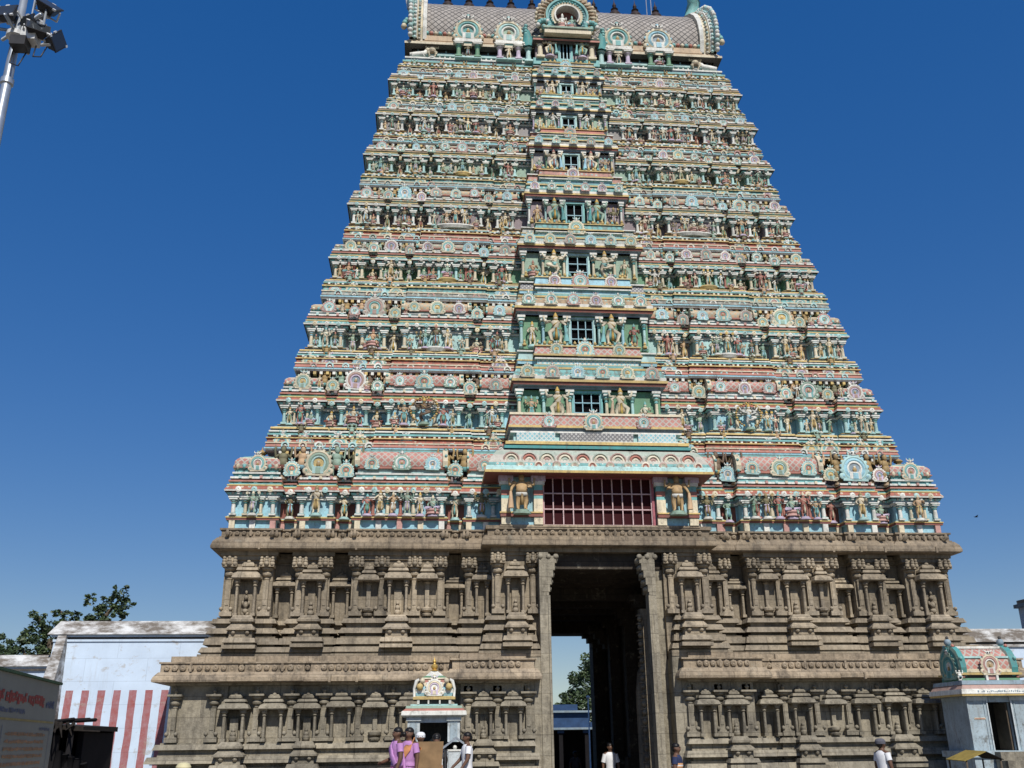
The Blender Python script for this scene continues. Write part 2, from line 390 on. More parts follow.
# ------------------------------------------------------------------ sculpture library (unit height 1, facing -y)
def figure(kind, skin, cloth, crown, base='lilac'):
    b = MB()
    b.lathe((0, 0, 0), [(.0, 0), (.2, 0), (.2, .05), (.15, .06), (.15, .1), (.0, .1)], 8, base, ry=.7)
    z0 = .1; S = .9
    Z = lambda z: z0 + z * S
    if kind in ('stand', 'four', 'guard', 'flute', 'giant'):
        sw = .05 if kind != 'guard' else .1
        b.tube([(-.045 - sw * .3, 0, Z(.46)), (-.06 - sw * .6, -.02, Z(.25)), (-.05 - sw * .6, .0, Z(.03)), (-.06 - sw * .6, -.06, Z(.01))], [.075, .055, .035, .03], skin)
        if kind == 'guard': b.tube([(.05, 0, Z(.46)), (.16, -.10, Z(.33)), (.10, -.03, Z(.10)), (.1, -.08, Z(.08))], [.075, .06, .038, .03], skin)
        elif kind == 'flute': b.tube([(.045, 0, Z(.46)), (.05, -.04, Z(.25)), (-.05, -.06, Z(.05)), (-.06, -.1, Z(.03))], [.075, .055, .035, .03], skin)
        else: b.tube([(.045, 0, Z(.46)), (.075, -.02, Z(.25)), (.075, 0, Z(.03)), (.085, -.06, Z(.01))], [.075, .055, .035, .03], skin)
        if kind == 'giant': (b.rings([(0, -.01, Z(.36), .125, .09), (0, -.02, Z(.43), .125, .095), (0, -.02, Z(.47), .12, .09)], cloth), b.rings([(0, -.02, Z(.45), .115, .09), (0, -.03, Z(.54), .125, .10), (0, -.02, Z(.62), .115, .085), (0, -.0, Z(.70), .13, .07)], skin))
        else: b.rings([(0, -.005, Z(.16), .11, .07), (0, -.01, Z(.30), .125, .085), (0, 0, Z(.48), .10, .07), (0, 0, Z(.52), .09, .065)], cloth)
        b.tube([(0, -.075, Z(.5)), (0, -.10, Z(.3)), (0, -.09, Z(.12))], [.03, .035, .045], crown, 5)
    elif kind == 'seat':
        b.lathe((0, 0, Z(0)), [(.0, 0), (.26, 0), (.22, .08), (.27, .14), (.24, .2), (0, .2)], 10, 'pink', ry=.75)
        for sgn in (-1, 1):
            b.tube([(sgn * .07, 0, Z(.27)), (sgn * .25, -.1, Z(.27)), (sgn * .1, -.17, Z(.25))], [.08, .065, .045], cloth)
        b.tube([(.1, -.16, Z(.24)), (.12, -.19, Z(.1)), (.12, -.22, Z(.06))], [.045, .035, .03], skin)
        z0 += -.18 * S
    elif kind in ('dance', 'nataraja'):
        b.tube([(-.04, 0, Z(.45)), (-.10, -.06, Z(.25)), (-.03, 0, Z(.04)), (-.03, -.06, Z(.02))], [.075, .06, .038, .03], skin)
        b.tube([(.05, 0, Z(.45)), (.20, -.08, Z(.40)), (.02, -.14, Z(.28)), (-.08, -.15, Z(.27))], [.075, .06, .04, .03], skin)
        b.rings([(0, -.005, Z(.38), .125, .085), (0, 0, Z(.48), .10, .07), (0, 0, Z(.52), .09, .065)], cloth)
    elif kind == 'dwarf':
        for sgn in (-1, 1):
            b.tube([(sgn * .07, 0, Z(.36)), (sgn * .2, -.10, Z(.24)), (sgn * .13, 0, Z(.04)), (sgn * .15, -.08, Z(.02))], [.10, .085, .05, .045], skin)
        b.rings([(0, -.03, Z(.28), .16, .13), (0, -.05, Z(.42), .20, .17), (0, -.02, Z(.56), .16, .12)], skin)
        b.rings([(0, -.02, Z(.22), .14, .12), (0, -.03, Z(.33), .185, .155), (0, -.03, Z(.36), .18, .15)], cloth)
    # torso
    if kind == 'dwarf':
        b.rings([(0, -.02, Z(.52), .17, .12), (0, 0, Z(.68), .19, .10), (0, 0, Z(.76), .1, .07)], skin)
        b.ball((0, -.03, Z(.86)), .11, skin); b.ball((0, .02, Z(.9)), .12, crown, sz=.9)
        for sgn in (-1, 1):
            b.tube([(sgn * .15, 0, Z(.7)), (sgn * .30, -.04, Z(.62)), (sgn * .33, -.06, Z(.86)), (sgn * .30, -.06, Z(.97))], [.065, .055, .045, .04], skin)
        return b
    b.rings([(0, 0, Z(.5), .085, .06), (0, 0, Z(.56), .075, .052), (0, -.01, Z(.66), .105, .07), (0, 0, Z(.74), .125, .062), (0, 0, Z(.79), .05, .045)], skin)
    b.tube([(-.1, -.03, Z(.75)), (0, -.075, Z(.66)), (.08, -.06, Z(.58))], .014, crown, 4)
    b.lathe((0, 0, Z(.77)), [(.06, 0), (.075, .015), (.05, .03)], 8, crown)
    b.ball((0, -.01, Z(.845)), .06, skin, sz=1.15)
    b.lathe((0, 0, Z(.88)), [(.066, 0), (.07, .02), (.058, .03), (.05, .07), (.035, .09), (.03, .12), (.008, .15)], 8, crown)
    arms = []
    if kind in ('stand', 'seat'):
        arms = [[(-.12, 0, .75), (-.19, -.01, .6), (-.16, -.1, .52)], [(.12, 0, .75), (.2, -.02, .62), (.15, -.12, .72)]]
    elif kind == 'four':
        arms = [[(-.12, 0, .75), (-.19, -.01, .6), (-.14, -.12, .62)], [(.12, 0, .75), (.19, -.01, .6), (.14, -.12, .5)],
                [(-.12, .02, .75), (-.25, .02, .70), (-.23, 0, .86)], [(.12, .02, .75), (.25, .02, .70), (.23, 0, .86)]]
        for sgn in (-1, 1): b.lathe((sgn * .23, -.01, Z(.93)), [(0, 0), (.06, 0), (.06, .03), (0, .03)], 8, crown, axis='y')
    elif kind == 'giant':
        arms = [[(-.14, 0, .76), (-.26, -.03, .68), (-.27, -.08, .86)], [(.14, 0, .76), (.26, -.03, .68), (.27, -.08, .86)], [(-.12, 0, .75), (-.2, -.03, .62), (-.12, -.15, .60)], [(.12, 0, .75), (.21, -.03, .60), (.24, -.1, .46)]]
        b.tube([(.24, -.12, Z(.02)), (.24, -.12, Z(.3)), (.24, -.1, Z(.48))], [.06, .045, .025], 'skin')
    elif kind == 'guard':
        arms = [[(-.13, 0, .75), (-.24, -.02, .64), (-.22, -.12, .55)], [(.13, 0, .75), (.25, -.03, .68), (.16, -.13, .70)],
                [(-.12, .02, .75), (-.28, .02, .76), (-.30, -.02, .93)], [(.12, .02, .75), (.28, .02, .76), (.30, -.02, .93)]]
        b.tube([(-.25, -.12, Z(.02)), (-.24, -.12, Z(.3)), (-.22, -.12, Z(.56))], [.07, .045, .025], cloth)
    elif kind == 'flute':
        arms = [[(-.12, 0, .75), (-.19, -.04, .66), (-.05, -.12, .78)], [(.12, 0, .75), (.22, -.04, .68), (.10, -.12, .79)]]
    elif kind in ('dance', 'nataraja'):
        arms = [[(-.12, 0, .75), (-.24, -.03, .66), (-.12, -.12, .60)], [(.12, 0, .75), (.24, -.03, .64), (.02, -.14, .52)],
                [(-.12, .02, .75), (-.28, .02, .74), (-.34, 0, .88)], [(.12, .02, .75), (.28, .02, .74), (.34, 0, .88)]]
        for q in range(26 if kind == 'nataraja' else 0):
            a = -1.1 + q * (PI + 2.2) / 25
            x, z = .46 * math.cos(a), Z(.55) + .46 * math.sin(a)
            b.ball((x, .03, z), .045, crown if q % 2 else 'ochre', 5)
    for a in arms: b.tube([(x, y, Z(z)) for x, y, z in a], [.042, .034, .026], skin, 6)
    return b

FIG = {}
def fig(kind, skin, cloth, crown, base='lilac'):
    k = (kind, skin, cloth, crown, base)
    if k not in FIG: FIG[k] = figure(*k).mesh('sculpture')
    return FIG[k]
SKINS = ['paleskin', 'skin', 'cream', 'palegreen', 'white', 'skin', 'paleskin', 'salmon', 'olive']
CLOTHS = ['white', 'aqua', 'yellow', 'redbrown', 'green', 'lilac', 'skyblue', 'tan']
CROWNS = ['gold', 'cream', 'ochre', 'aqua', 'salmon']
POOL = [(k, SKINS[(3 * i + j) % 9], CLOTHS[(5 * i + 2 * j) % 8], CROWNS[(i + j) % 5], ['lilac', 'white', 'paleaqua'][(i + j) % 3]) for i, k in enumerate(['stand', 'four', 'stand', 'seat', 'flute', 'four']) for j in range(4)]
def rfig(): return fig(*random.choice(POOL))
DWARFS = [('dwarf', 'olive', 'redbrown', 'dark', 'tan'), ('dwarf', 'ochre', 'aqua', 'dark', 'tan'), ('dwarf', 'palegreen', 'salmon', 'olive', 'tan'), ('dwarf', 'darkskin', 'yellow', 'dark', 'tan'), ('dwarf', 'skin', 'skyblue', 'dark', 'tan')]

ARCH = {}
def arch_mesh(cols):
    """horseshoe arch medallion of radius 1, back on y=0, facing -y"""
    if cols in ARCH: return ARCH[cols]
    a, b_, c, d = cols
    b = MB()
    b.lathe((0, 0, 0), [(1.0, 0, a), (1.02, .25, a), (.88, .34, a), (.82, .26, b_), (.66, .36, b_), (.58, .25, c), (.46, .30, c), (.40, .12, d), (.0, .12, d)], 20, a, axis='y')
    for j in range(13):   # beaded flame rim
        t = R(-30) + j * R(240) / 12
        b.ball((1.02 * math.cos(t), -.15, 1.02 * math.sin(t)), .15, a if j % 2 else b_, 6, sy=.8)
    for sgn in (-1, 1):   # curled ends
        b.ball((sgn * .98, -.2, -.62), .26, a, 8, sy=.7); b.ball((sgn * .92, -.3, -.60), .13, b_, 6)
    # lion mask on top
    b.ball((0, -.2, 1.18), .26, 'white', 8, sy=.8, sz=.8); b.ball((0, -.15, 1.42), .16, b_, 6)
    for sgn in (-1, 1):
        b.ball((sgn * .12, -.40, 1.2), .07, 'dark', 6); b.tube([(sgn * .2, -.2, 1.25), (sgn * .42, -.2, 1.35), (sgn * .42, -.2, 1.55)], [.09, .07, .02], c, 5)
    # little seated figure at the heart
    b.ball((0, -.20, .10), .11, 'paleskin', 6); b.ball((0, -.20, -.10), .17, 'ochre', 6, sz=1.1); b.box(-.44, .44, -.36, 0, -.82, -.28, c); b.box(-.2, .2, -.40, 0, -.82, -.36, b_)
    b.box(-.95, .95, -.3, 0, -.98, -.80, a); b.box(-.8, .8, -.24, 0, -.80, -.6, b_)
    ARCH[cols] = b.mesh('horseshoe_arch'); return ARCH[cols]
AC = [('cream', 'aqua', 'white', 'pink'), ('paleaqua', 'cream', 'aqua', 'salmon'), ('pink', 'paleaqua', 'white', 'aqua'), ('cream', 'palegreen', 'paleaqua', 'yellow'),
      ('white', 'dustypink', 'lilac', 'bluegrey'), ('stone', 'dustypink', 'aqua', 'cream'), ('palegreen', 'white', 'aqua', 'pink'), ('paleaqua', 'skyblue', 'white', 'bluegrey')]

PILM = {}
def pil_mesh(shaft, cap):
    k = (shaft, cap)
    if k in PILM: return PILM[k]
    b = MB()   # height 1, radius ~.09
    b.box(-.12, .12, -.12, .12, 0, .09, shaft); b.box(-.1, .1, -.1, .1, .09, .12, cap)
    b.lathe((0, 0, 0), [(.085, .12), (.08, .35, shaft), (.072, .62, shaft)], 8, shaft)
    b.lathe((0, 0, 0), [(.072, .62, cap), (.10, .65, cap), (.07, .69, cap), (.075, .71, shaft), (.125, .76, cap), (.115, .81, cap), (.06, .83, cap)], 10, cap)
    b.box(-.15, .15, -.15, .15, .83, .88, 'white'); b.box(-.11, .11, -.11, .11, .88, .93, cap); b.box(-.19, .19, -.14, .14, .93, 1.0, 'white')
    PILM[k] = b.mesh('pilaster'); return PILM[k]

def kuta_mesh(dome, trim):
    b = MB(); sq = [(-1, -1), (1, -1), (1, 1), (-1, 1)]
    pr = [(-.02, 0, trim), (-.02, .10, trim), (.06, .10, 'white'), (.06, .16, 'white'), (-.06, .16, 'aqua'), (-.06, .30, 'aqua'), (.05, .30, 'salmon'), (.05, .34, 'white'), (-.04, .34, dome), (.01, .42, dome), (.0, .54, dome), (-.10, .64, dome), (-.14, .65, 'cream'), (-.17, .69, 'cream'), (-.20, .69, 'aqua'), (-.36, .76, 'aqua'), (-.40, .76, dome), (-.60, .82, 'cream'), (-.75, .86, 'aqua'), (-.9, .9, 'aqua')]
    b.sweep(sq, pr, top='aqua')
    b.lathe((0, 0, .88), [(.2, 0), (.1, .05), (.24, .12), (.16, .18), (.05, .24), (.0, .36)], 8, 'ochre')
    for q in range(7):
        for sg in (-1, 1): b.ball((-.85 + q * .283, sg * 1.0, .35), .10, 'aqua' if q % 2 else 'cream', 5); b.ball((sg * 1.0, -.85 + q * .283, .35), .10, 'aqua' if q % 2 else 'cream', 5)
    return b.mesh('shrine_roof')
KUTA = {}
def kuta(dome, trim):
    if (dome, trim) not in KUTA: KUTA[(dome, trim)] = kuta_mesh(dome, trim)
    return KUTA[(dome, trim)]

def sala_mesh(L, D, H, net, trim):
    """barrel roofed oblong shrine: half length L, depth D, height H; front on y=0, runs back to y=D"""
    b = MB()
    b.box(-L, L, 0, D, 0, .10 * H, trim); b.box(-L * 1.02, L * 1.02, -.03, D, .10 * H, .16 * H, 'white')
    b.box(-L * .97, L * .97, .03, D, .16 * H, .30 * H, 'paleaqua'); b.box(-L * 1.01, L * 1.01, -.05, D, .30 * H, .37 * H, 'salmon')
    n = 10; pts = []
    for j in range(n + 1):
        t = R(-25) + j * R(230) / n
        pts.append((D / 2 - (D / 2 + .03) * math.cos(t) * 1.05, .56 * H + .40 * H * math.sin(t)))
    Lx = L * .94
    vs = [(-Lx, y, z) for y, z in pts] + [(Lx, y, z) for y, z in pts]
    b.add(vs, [(j, n + 1 + j, n + 2 + j, j + 1) for j in range(n)], net, True)
    for sgn in (-1, 1):   # end gables
        o = []
        for j in range(n + 1):
            t = R(-25) + j * R(230) / n
            o.append((D / 2 - (D / 2 + .10) * math.cos(t) * 1.08, .56 * H + .47 * H * math.sin(t)))
        x0, x1 = sorted((sgn * Lx * .985, sgn * L * 1.04))
        vs = [(x0, y, z) for y, z in o] + [(x1, y, z) for y, z in o]; m = n + 1
        b.add(vs, [tuple(range(m)), tuple(range(m, 2 * m))[::-1]] + [(j, m + j, m + j + 1, j + 1) for j in range(n)], 'cream')
        for j in range(0, n, 2): b.ball((sgn * L * 1.0, o[j][0], o[j][1]), .05, 'aqua', 5)
    b.box(-Lx, Lx, D * .42, D * .58, .945 * H, 1.0 * H, 'aqua')
    return b.mesh('barrel_roof')

def balustrade_mesh(L, H):
    b = MB(); n = max(4, int(2 * L / .17))
    b.box(-L, L, -.05, .05, 0, .1 * H, 'aqua'); b.box(-L, L, -.05, .05, .88 * H, H, 'white')
    for i in range(n):
        x = -L + (i + .5) * 2 * L / n
        b.lathe((x, 0, 0), [(.055, .1 * H), (.06, .3 * H), (.03, .5 * H), (.05, .62 * H), (.02, .72 * H), (.03, .88 * H)], 6, 'yellow')
    return b.mesh('balustrade')

# ------------------------------------------------------------------ the tower's plan
YC = 5.0                      # the tower is symmetric about this plane
BAYS = [(1.0, .873, 0), (.873, .813, -1), (.813, .724, -.05), (.724, .665, -1), (.665, .418, .2), (.418, .362, -1), (.362, .25, -.05)]
def front_pts(W, Yf, r, inner):
    """left half of the front from the corner to the central bay"""
    p = []
    for (a, c, d) in BAYS:
        y = Yf - d * r
        p += [(-W * a, y), (-(W * c if c > .26 else inner), y)]
    return p
def side_pts(W, Yf, r):
    """right side going back (x=W)"""
    s = .127 * W; Yb = 2 * YC - Yf; h = (Yb - Yf)
    q = [(W, Yf), (W, Yf + s), (W - r, Yf + s), (W - r, Yf + .30 * h), (W, Yf + .30 * h), (W, Yf + .70 * h), (W - r, Yf + .70 * h), (W - r, Yb - s), (W, Yb - s), (W, Yb)]
    return q
def full_plan(W, Yf, r):
    inner = .25 * W
    L = front_pts(W, Yf, r, inner)
    Rr = [(-x, y) for x, y in L[::-1]]
    front = L + Rr
    side = side_pts(W, Yf, r)
    back = [(-x, 2 * YC - y) for x, y in front]
    left = [(-x, 2 * YC - y) for x, y in side]
    loop = front[:-1] + side + back[1:-1] + left
    return dedupe(loop)
def half_plan(W, Yf, r, inner, sgn):
    """one half of the granite base, from the passage outward"""
    L = front_pts(W, Yf, r, inner)
    back = [(x, 2 * YC - y) for x, y in L[::-1]]
    left = [(-x, 2 * YC - y) for x, y in side_pts(W, Yf, r)]
    loop = L + back[:-1] + left[:-1]
    if sgn > 0: loop = [(-x, y) for x, y in loop[::-1]]
    return dedupe(loop)
def dedupe(loop):
    out = []
    for p in loop:
        if not out or (abs(p[0] - out[-1][0]) + abs(p[1] - out[-1][1])) > 1e-5: out.append(p)
    if abs(out[0][0] - out[-1][0]) + abs(out[0][1] - out[-1][1]) < 1e-5: out.pop()
    # drop collinear points
    res = []
    for i in range(len(out)):
        a, b, c = out[i - 1], out[i], out[(i + 1) % len(out)]
        cr = (b[0] - a[0]) * (c[1] - b[1]) - (b[1] - a[1]) * (c[0] - b[0])
        if abs(cr) > 1e-9: res.append(b)
    return res

TOWER = tag(empty('temple_tower', (0, 0, 0)), 'tall tapering temple gateway tower of brown granite below and painted sculpture above', 'temple tower')

# ------------------------------------------------------------------ granite storeys
XG = -.10                     # axis of the gate
GP = {}
def gpil_mesh(tall, key):
    """carved granite wall pilaster, height 1 = h metres, built at true size"""
    k = (tall, key)
    if k in GP: return GP[k]
    h = tall; b = MB()
    b.box(-.17, .17, -.17, .12, 0, .12, key); b.box(-.14, .14, -.14, .12, .12, .17, key)
    for sgn in (-1, 1): b.ball((sgn * .13, -.13, .2), .06, key, 6)
    b.box(-.072, .072, -.10, .1, .17, .62 * h, key); b.box(-.045, .045, -.115, -.09, .3, .58 * h, key)
    b.lathe((0, 0, 0), [(.072, .62 * h), (.09, .64 * h), (.068, .67 * h), (.135, .70 * h), (.145, .73 * h), (.10, .76 * h), (.085, .77 * h), (.16, .80 * h), (.165, .83 * h), (.0, .84 * h)], 10, key)
    b.box(-.20, .20, -.20, .12, .84 * h, .88 * h, key)
    if h > 1.4:   # leafy bracket capital
        b.box(-.10, .10, -.16, .12, .88 * h, h, key)
        for sgn in (-1, 0, 1):
            for q in range(3): b.ball((sgn * .15, -.17 - (.05 if sgn == 0 else 0), (.89 + .05 * q) * h), .075 - .012 * q, key, 6)
    else:
        b.lathe((0, -.06, .88 * h), [(.05, 0), (.03, .03), (.06, .08), (.05, .11), (.02, .13), (.025, .16), (.0, .18)], 8, key)
        b.box(-.11, .11, .0, .12, .88 * h, h, key)
    GP[k] = b.mesh('pilaster'); return GP[k]

def niche_mesh(w, h, key, kind, ped):
    """shrine shaped wall niche, width w, height h; wall plane at y=0, bottom at z=0; ped = drop of the pedestal"""
    b = MB()
    cw = .044 if kind != 'kumbha' else .05
    d = .17
    if kind == 'kumbha':
        b.lathe((0, -.06, 0), [(.0, .0), (.13, 0), (.15, .05), (.08, .08), (.16, .14), (.17, .2), (.06, .25), (.055, .3)], 10, key)
        b.box(-.055, .055, -.10, .02, .28, .62 * h, key)
        b.lathe((0, -.05, .60 * h), [(.055, 0), (.10, .04), (.06, .07), (.15, .13), (.16, .16), (0, .17)], 10, key)
    else:
        xs = (-w * .36, w * .36)
        for x in xs:
            b.box(x - cw * 1.4, x + cw * 1.4, -d - .06, .02, 0, .08, key)
            b.lathe((x, -d, 0), [(cw, .08), (cw * .9, .52 * h), (cw * 1.5, .545 * h), (cw, .57 * h), (cw * 1.8, .60 * h), (cw * 1.9, .63 * h), (0, .635 * h)], 8, key)
            b.box(x - cw * .9, x + cw * .9, -d, .02, .08, .5 * h, key)
            b.box(x - cw * 1.8, x + cw * 1.8, -d - cw * 1.8, .02, .635 * h, .66 * h, key)
        if kind == 'deity':
            for (x, z, r, sz) in ((0, .10, .10, .8), (0, .22, .085, 1.2), (0, .36, .07, 1), (-.09, .26, .04, 1.6), (.09, .26, .04, 1.6), (0, .46, .04, 1.5), (-.06, .05, .06, 1), (.06, .05, .06, 1)):
                b.ball((x, -.06, z * h * .95), r, key, 7, sy=.8, sz=sz)
        elif kind == 'deep':
            b.box(-w * .16, w * .16, -.05, .02, 0, .48 * h, key)
            for (z, r) in ((.06, .10), (.15, .08), (.23, .055)): b.ball((0, -.09, z * h), r, key, 7)
    zr = .66 * h
    W2 = w * .5
    b.sweep([(-W2 * .8, -d - .03), (W2 * .8, -d - .03), (W2 * .8, .03), (-W2 * .8, .03)],
            [(.0, zr, key), (.10, zr, key), (.13, zr + .03, key), (.09, zr + .10 * h, key), (.0, zr + .14 * h, key), (-.02, zr + .145 * h, key), (-.02, zr + .17 * h, key), (.03, zr + .17 * h, key), (.0, zr + .22 * h, key), (-.06, zr + .23 * h, key)], top=key)
    b.sweep([(-W2 * .42, -d * .7), (W2 * .42, -d * .7), (W2 * .42, .03), (-W2 * .42, .03)], [(0, zr + .22 * h, key), (0, zr + .25 * h, key), (.03, zr + .25 * h, key), (.03, zr + .28 * h, key), (-.02, zr + .33 * h, key)], top=key)
    b.ball((0, -d * .4, zr + .33 * h), .07, key, 7)
    for sgn in (-1, 0, 1): b.lathe((sgn * W2 * .5, -d - .10, zr + .05 * h), [(.055, 0), (.05, .05), (0, .06)], 8, key, axis='y')
    if ped:   # moulded pedestal over the base courses
        z = -ped; W3 = w * .5
        pr, _ = bands(z, [(.08, .20, .20, key), (.05, .12, .12, key), (.10, .20, .16, key), (.05, .06, .06, key), (.13, .05, .05, key), (.04, .14, .14, key), (.10, .12, .02, key), (.05, .0, .0, key), (.05, .08, .08, key), (.1, .06, -.02, key)])
        sc = ped / (.75)
        pr = [(o, -ped + (zz + ped) * sc, kk) for o, zz, kk in pr]
        b.sweep([(-W3 * .75, -.36), (W3 * .75, -.36), (W3 * .75, .0), (-W3 * .75, .0)], pr, top=key)
        for sgn in (-1, 1): b.ball((sgn * W3 * .55, -.42, -ped * .52), .07, key, 7)
    return b.mesh('wall_niche')

def chips(b, x0, x1, y, z, key, rng):
    """irregular displaced blocks and plant stubs along a cornice lip"""
    x = x0
    while x < x1:
        w = rng.uniform(.7, 1.6); d = rng.uniform(0, .035)
        if rng.random() < .6: b.box(x + .02, min(x + w, x1) - .02, y - d, y + .08, z - rng.uniform(.0, .02), z + rng.uniform(.05, .1), key)
        if rng.random() < .35: b.box(x - .03, x + .03, y - .05, y + .1, z - .05, z + .12, key)
        x += w

def relief_row(b, x0, x1, y, z, h, key, step=.19):
    n = int((x1 - x0) / step)
    for i in range(n):
        x = x0 + (i + .5) * (x1 - x0) / n
        hh = h * random.uniform(.75, 1)
        b.lathe((x, y, z + h * .5), [(hh * .5, -.02), (hh * .46, .05), (hh * .2, .07), (0, .05)], 7, key, axis='y', a0=random.random())
        if i % 6 == 3: b.box(x - .03, x + .03, y - .09, y, z, z + h, key)

def granite_storey(low):
    key = 'granite_low' if low else 'granite_up'; ek = 'granite_eave'
    st = MB()
    if low: W, Yf, r = 11.62, -.72, .09
    else: W, Yf, r = 10.66, -.02, .46
    inner = 2.47
    for sgn in (-1, 1):
        pl = half_plan(W, Yf, r, inner, sgn)
        if low:
            pr, z = bands(-.30, [(.58, .52, .52, key), (.06, .42, .42, key), (.16, .50, .46, key), (.10, .28, .28, key), (.20, .46, .38, key), (.06, .22, .22, key), (.10, .12, .12, key), (.16, .40, .34, key), (.07, .14, .14, key), (.10, .12, .12, key), (.13, .26, .20, key), (.04, .1, .1, key)])
            pr += [(0, z, key), (0, 2.86, key), (.10, 2.88, key), (.14, 2.93, key)]
            st.sweep(pl, pr)
            ep = half_plan(W, Yf, .05, inner, sgn)
            e, z = bands(2.93, [(.03, .10, .40, ek)])
            e += [(.42, 2.95, ek), (.43, 3.0, ek), (.40, 3.08, ek), (.30, 3.20, ek), (.26, 3.205, ek), (.26, 3.42, ek), (.30, 3.42, ek), (.30, 3.46, ek), (.06, 3.46, ek), (.06, 3.62, ek)]
            st.sweep(ep, e, top=ek)
            for (a, c, d) in BAYS:
                xa, xb = sorted((sgn * a * W, sgn * max(c * W, 4.1)))
                if xb - xa > .1: relief_row(st, xa - .2 if a == 1.0 and sgn < 0 else xa, xb + .2 if a == 1.0 and sgn > 0 else xb, Yf - d * .05 - .26, 3.21, .2, ek)
        else:
            pr, z = bands(3.58, [(.12, .44, .44, key), (.05, .36, .36, key), (.14, .43, .36, key), (.07, .20, .20, key), (.17, .34, .30, key), (.05, .22, .22, key), (.08, .10, .10, key), (.15, .30, .20, key), (.07, .08, .08, key), (.06, .1, .1, key), (.13, .22, .16, key), (.05, .08, .08, key)])
            pr += [(0, z, key), (0, 6.30, key), (.06, 6.32, key), (.06, 6.42, key), (.12, 6.44, key), (.12, 6.56, key)]
            st.sweep(pl, pr)
            ep = half_plan(W, Yf, .13, inner, sgn)
            e = [(.10, 6.545, ek), (.34, 6.57, ek), (.38, 6.60, ek), (.385, 6.66, ek), (.34, 6.80, ek), (.24, 6.92, ek), (.20, 6.925, ek), (.20, 6.96, ek), (.15, 6.96, ek), (.15, 7.15, ek), (.20, 7.15, ek), (.20, 7.20, ek)]
            st.sweep(ep, e, top=ek)
            for (a, c, d) in BAYS:
                xa, xb = sorted((sgn * a * W, sgn * max(c * W, 3.2)))
                if xb - xa > .1: relief_row(st, xa, xb, Yf - d * .13 - .15, 6.97, .17, ek)
                for x in (xa + .05, xb - .05): st.tube([(x, Yf - d * .13 - .2, 6.98), (x, Yf - d * .13 - .36, 7.0), (x, Yf - d * .13 - .34, 7.14)], [.07, .07, .03], ek, 5)
    # the projecting central flank beside the gate
    for sgn in (-1, 1):
        if low:
            st.box(*sorted((sgn * 1.80, sgn * 2.3)), -1.0, 3.0, -.3, 3.6, key); xa, xb = sorted((sgn * 2.28, sgn * 4.0)); yf = -1.02
            pl = [(xa, yf), (xb, yf), (xb, 3.0), (xa, 3.0)]
            pr, z = bands(-.30, [(.58, .48, .48, key), (.06, .38, .38, key), (.16, .46, .42, key), (.10, .24, .24, key), (.20, .42, .34, key), (.06, .2, .2, key), (.10, .12, .12, key), (.16, .36, .30, key), (.07, .14, .14, key), (.10, .12, .12, key), (.13, .26, .20, key), (.04, .1, .1, key)])
            pr += [(0, z, key), (0, 2.86, key), (.10, 2.88, key), (.14, 2.925, key)]
            st.sweep(pl, pr)
            e = [(.10, 2.92, ek), (.40, 2.945, ek), (.42, 2.96, ek), (.43, 3.02, ek), (.40, 3.10, ek), (.30, 3.23, ek), (.24, 3.235, ek), (.24, 3.46, ek), (.30, 3.46, ek), (.30, 3.50, ek), (.04, 3.50, ek), (.04, 3.66, ek)]
            st.sweep([(xa, yf), (xb, yf), (xb, 3.0), (xa, 3.0)], e, top=ek)
            relief_row(st, xa + .1, xb - .1, yf - .24, 3.25, .2, ek)
        else:
            st.box(*sorted((sgn * 1.80, sgn * 2.3)), -.60, 3.0, 3.5, 6.46, key); xa, xb = sorted((sgn * 2.2, sgn * 3.12)); yf = -.62
            pl = [(xa, yf), (xb, yf), (xb, 3.0), (xa, 3.0)]
            pr, z = bands(3.56, [(.16, .40, .40, key), (.05, .30, .30, key), (.14, .38, .33, key), (.07, .18, .18, key), (.17, .30, .27, key), (.05, .2, .2, key), (.08, .10, .10, key), (.15, .28, .20, key), (.07, .08, .08, key), (.06, .1, .1, key), (.13, .22, .16, key), (.05, .08, .08, key)])
            pr += [(0, z, key), (0, 6.36, key), (.05, 6.38, key), (.05, 6.6, key)]
            st.sweep(pl, pr)
    if not low:
        # the great lintel and slab over the gate
        e = [(0, 6.47, key), (.06, 6.47, key), (.06, 6.58, ek), (.30, 6.60, ek), (.33, 6.62, ek), (.33, 6.66, ek), (.30, 6.84, ek), (.26, 6.86, ek), (.26, 6.90, ek), (.16, 6.90, ek), (.16, 7.09, ek), (.22, 7.09, ek), (.22, 7.19, ek)]
        st.sweep([(-3.10, -.68), (3.02, -.68), (3.02, 3), (-3.10, 3)], e, top=ek, bot=key)
        relief_row(st, -3.1, 3.0, -.84, 6.91, .18, ek, .22)
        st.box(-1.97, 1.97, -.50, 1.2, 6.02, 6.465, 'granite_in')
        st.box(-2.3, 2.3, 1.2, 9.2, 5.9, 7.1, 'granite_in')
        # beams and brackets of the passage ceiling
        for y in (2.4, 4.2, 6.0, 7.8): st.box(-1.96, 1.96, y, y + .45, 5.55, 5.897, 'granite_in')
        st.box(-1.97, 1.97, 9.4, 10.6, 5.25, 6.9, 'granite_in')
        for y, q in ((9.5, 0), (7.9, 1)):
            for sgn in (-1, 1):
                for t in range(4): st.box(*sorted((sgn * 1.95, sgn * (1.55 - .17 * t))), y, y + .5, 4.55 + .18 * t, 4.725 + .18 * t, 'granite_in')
    rg = random.Random(4 + low)
    for xa, xb in ((-11.6, -4.1), (4.1, 11.6)) if low else ((-10.6, -3.2), (3.2, 10.6)):
        chips(st, xa, xb, (Yf - .43) if low else (Yf - .36), 2.97 if low else 6.61, ek, rg)
    o = st.obj('granite_storey', TOWER)
    # pilasters and niches, copied
    proud = -.04
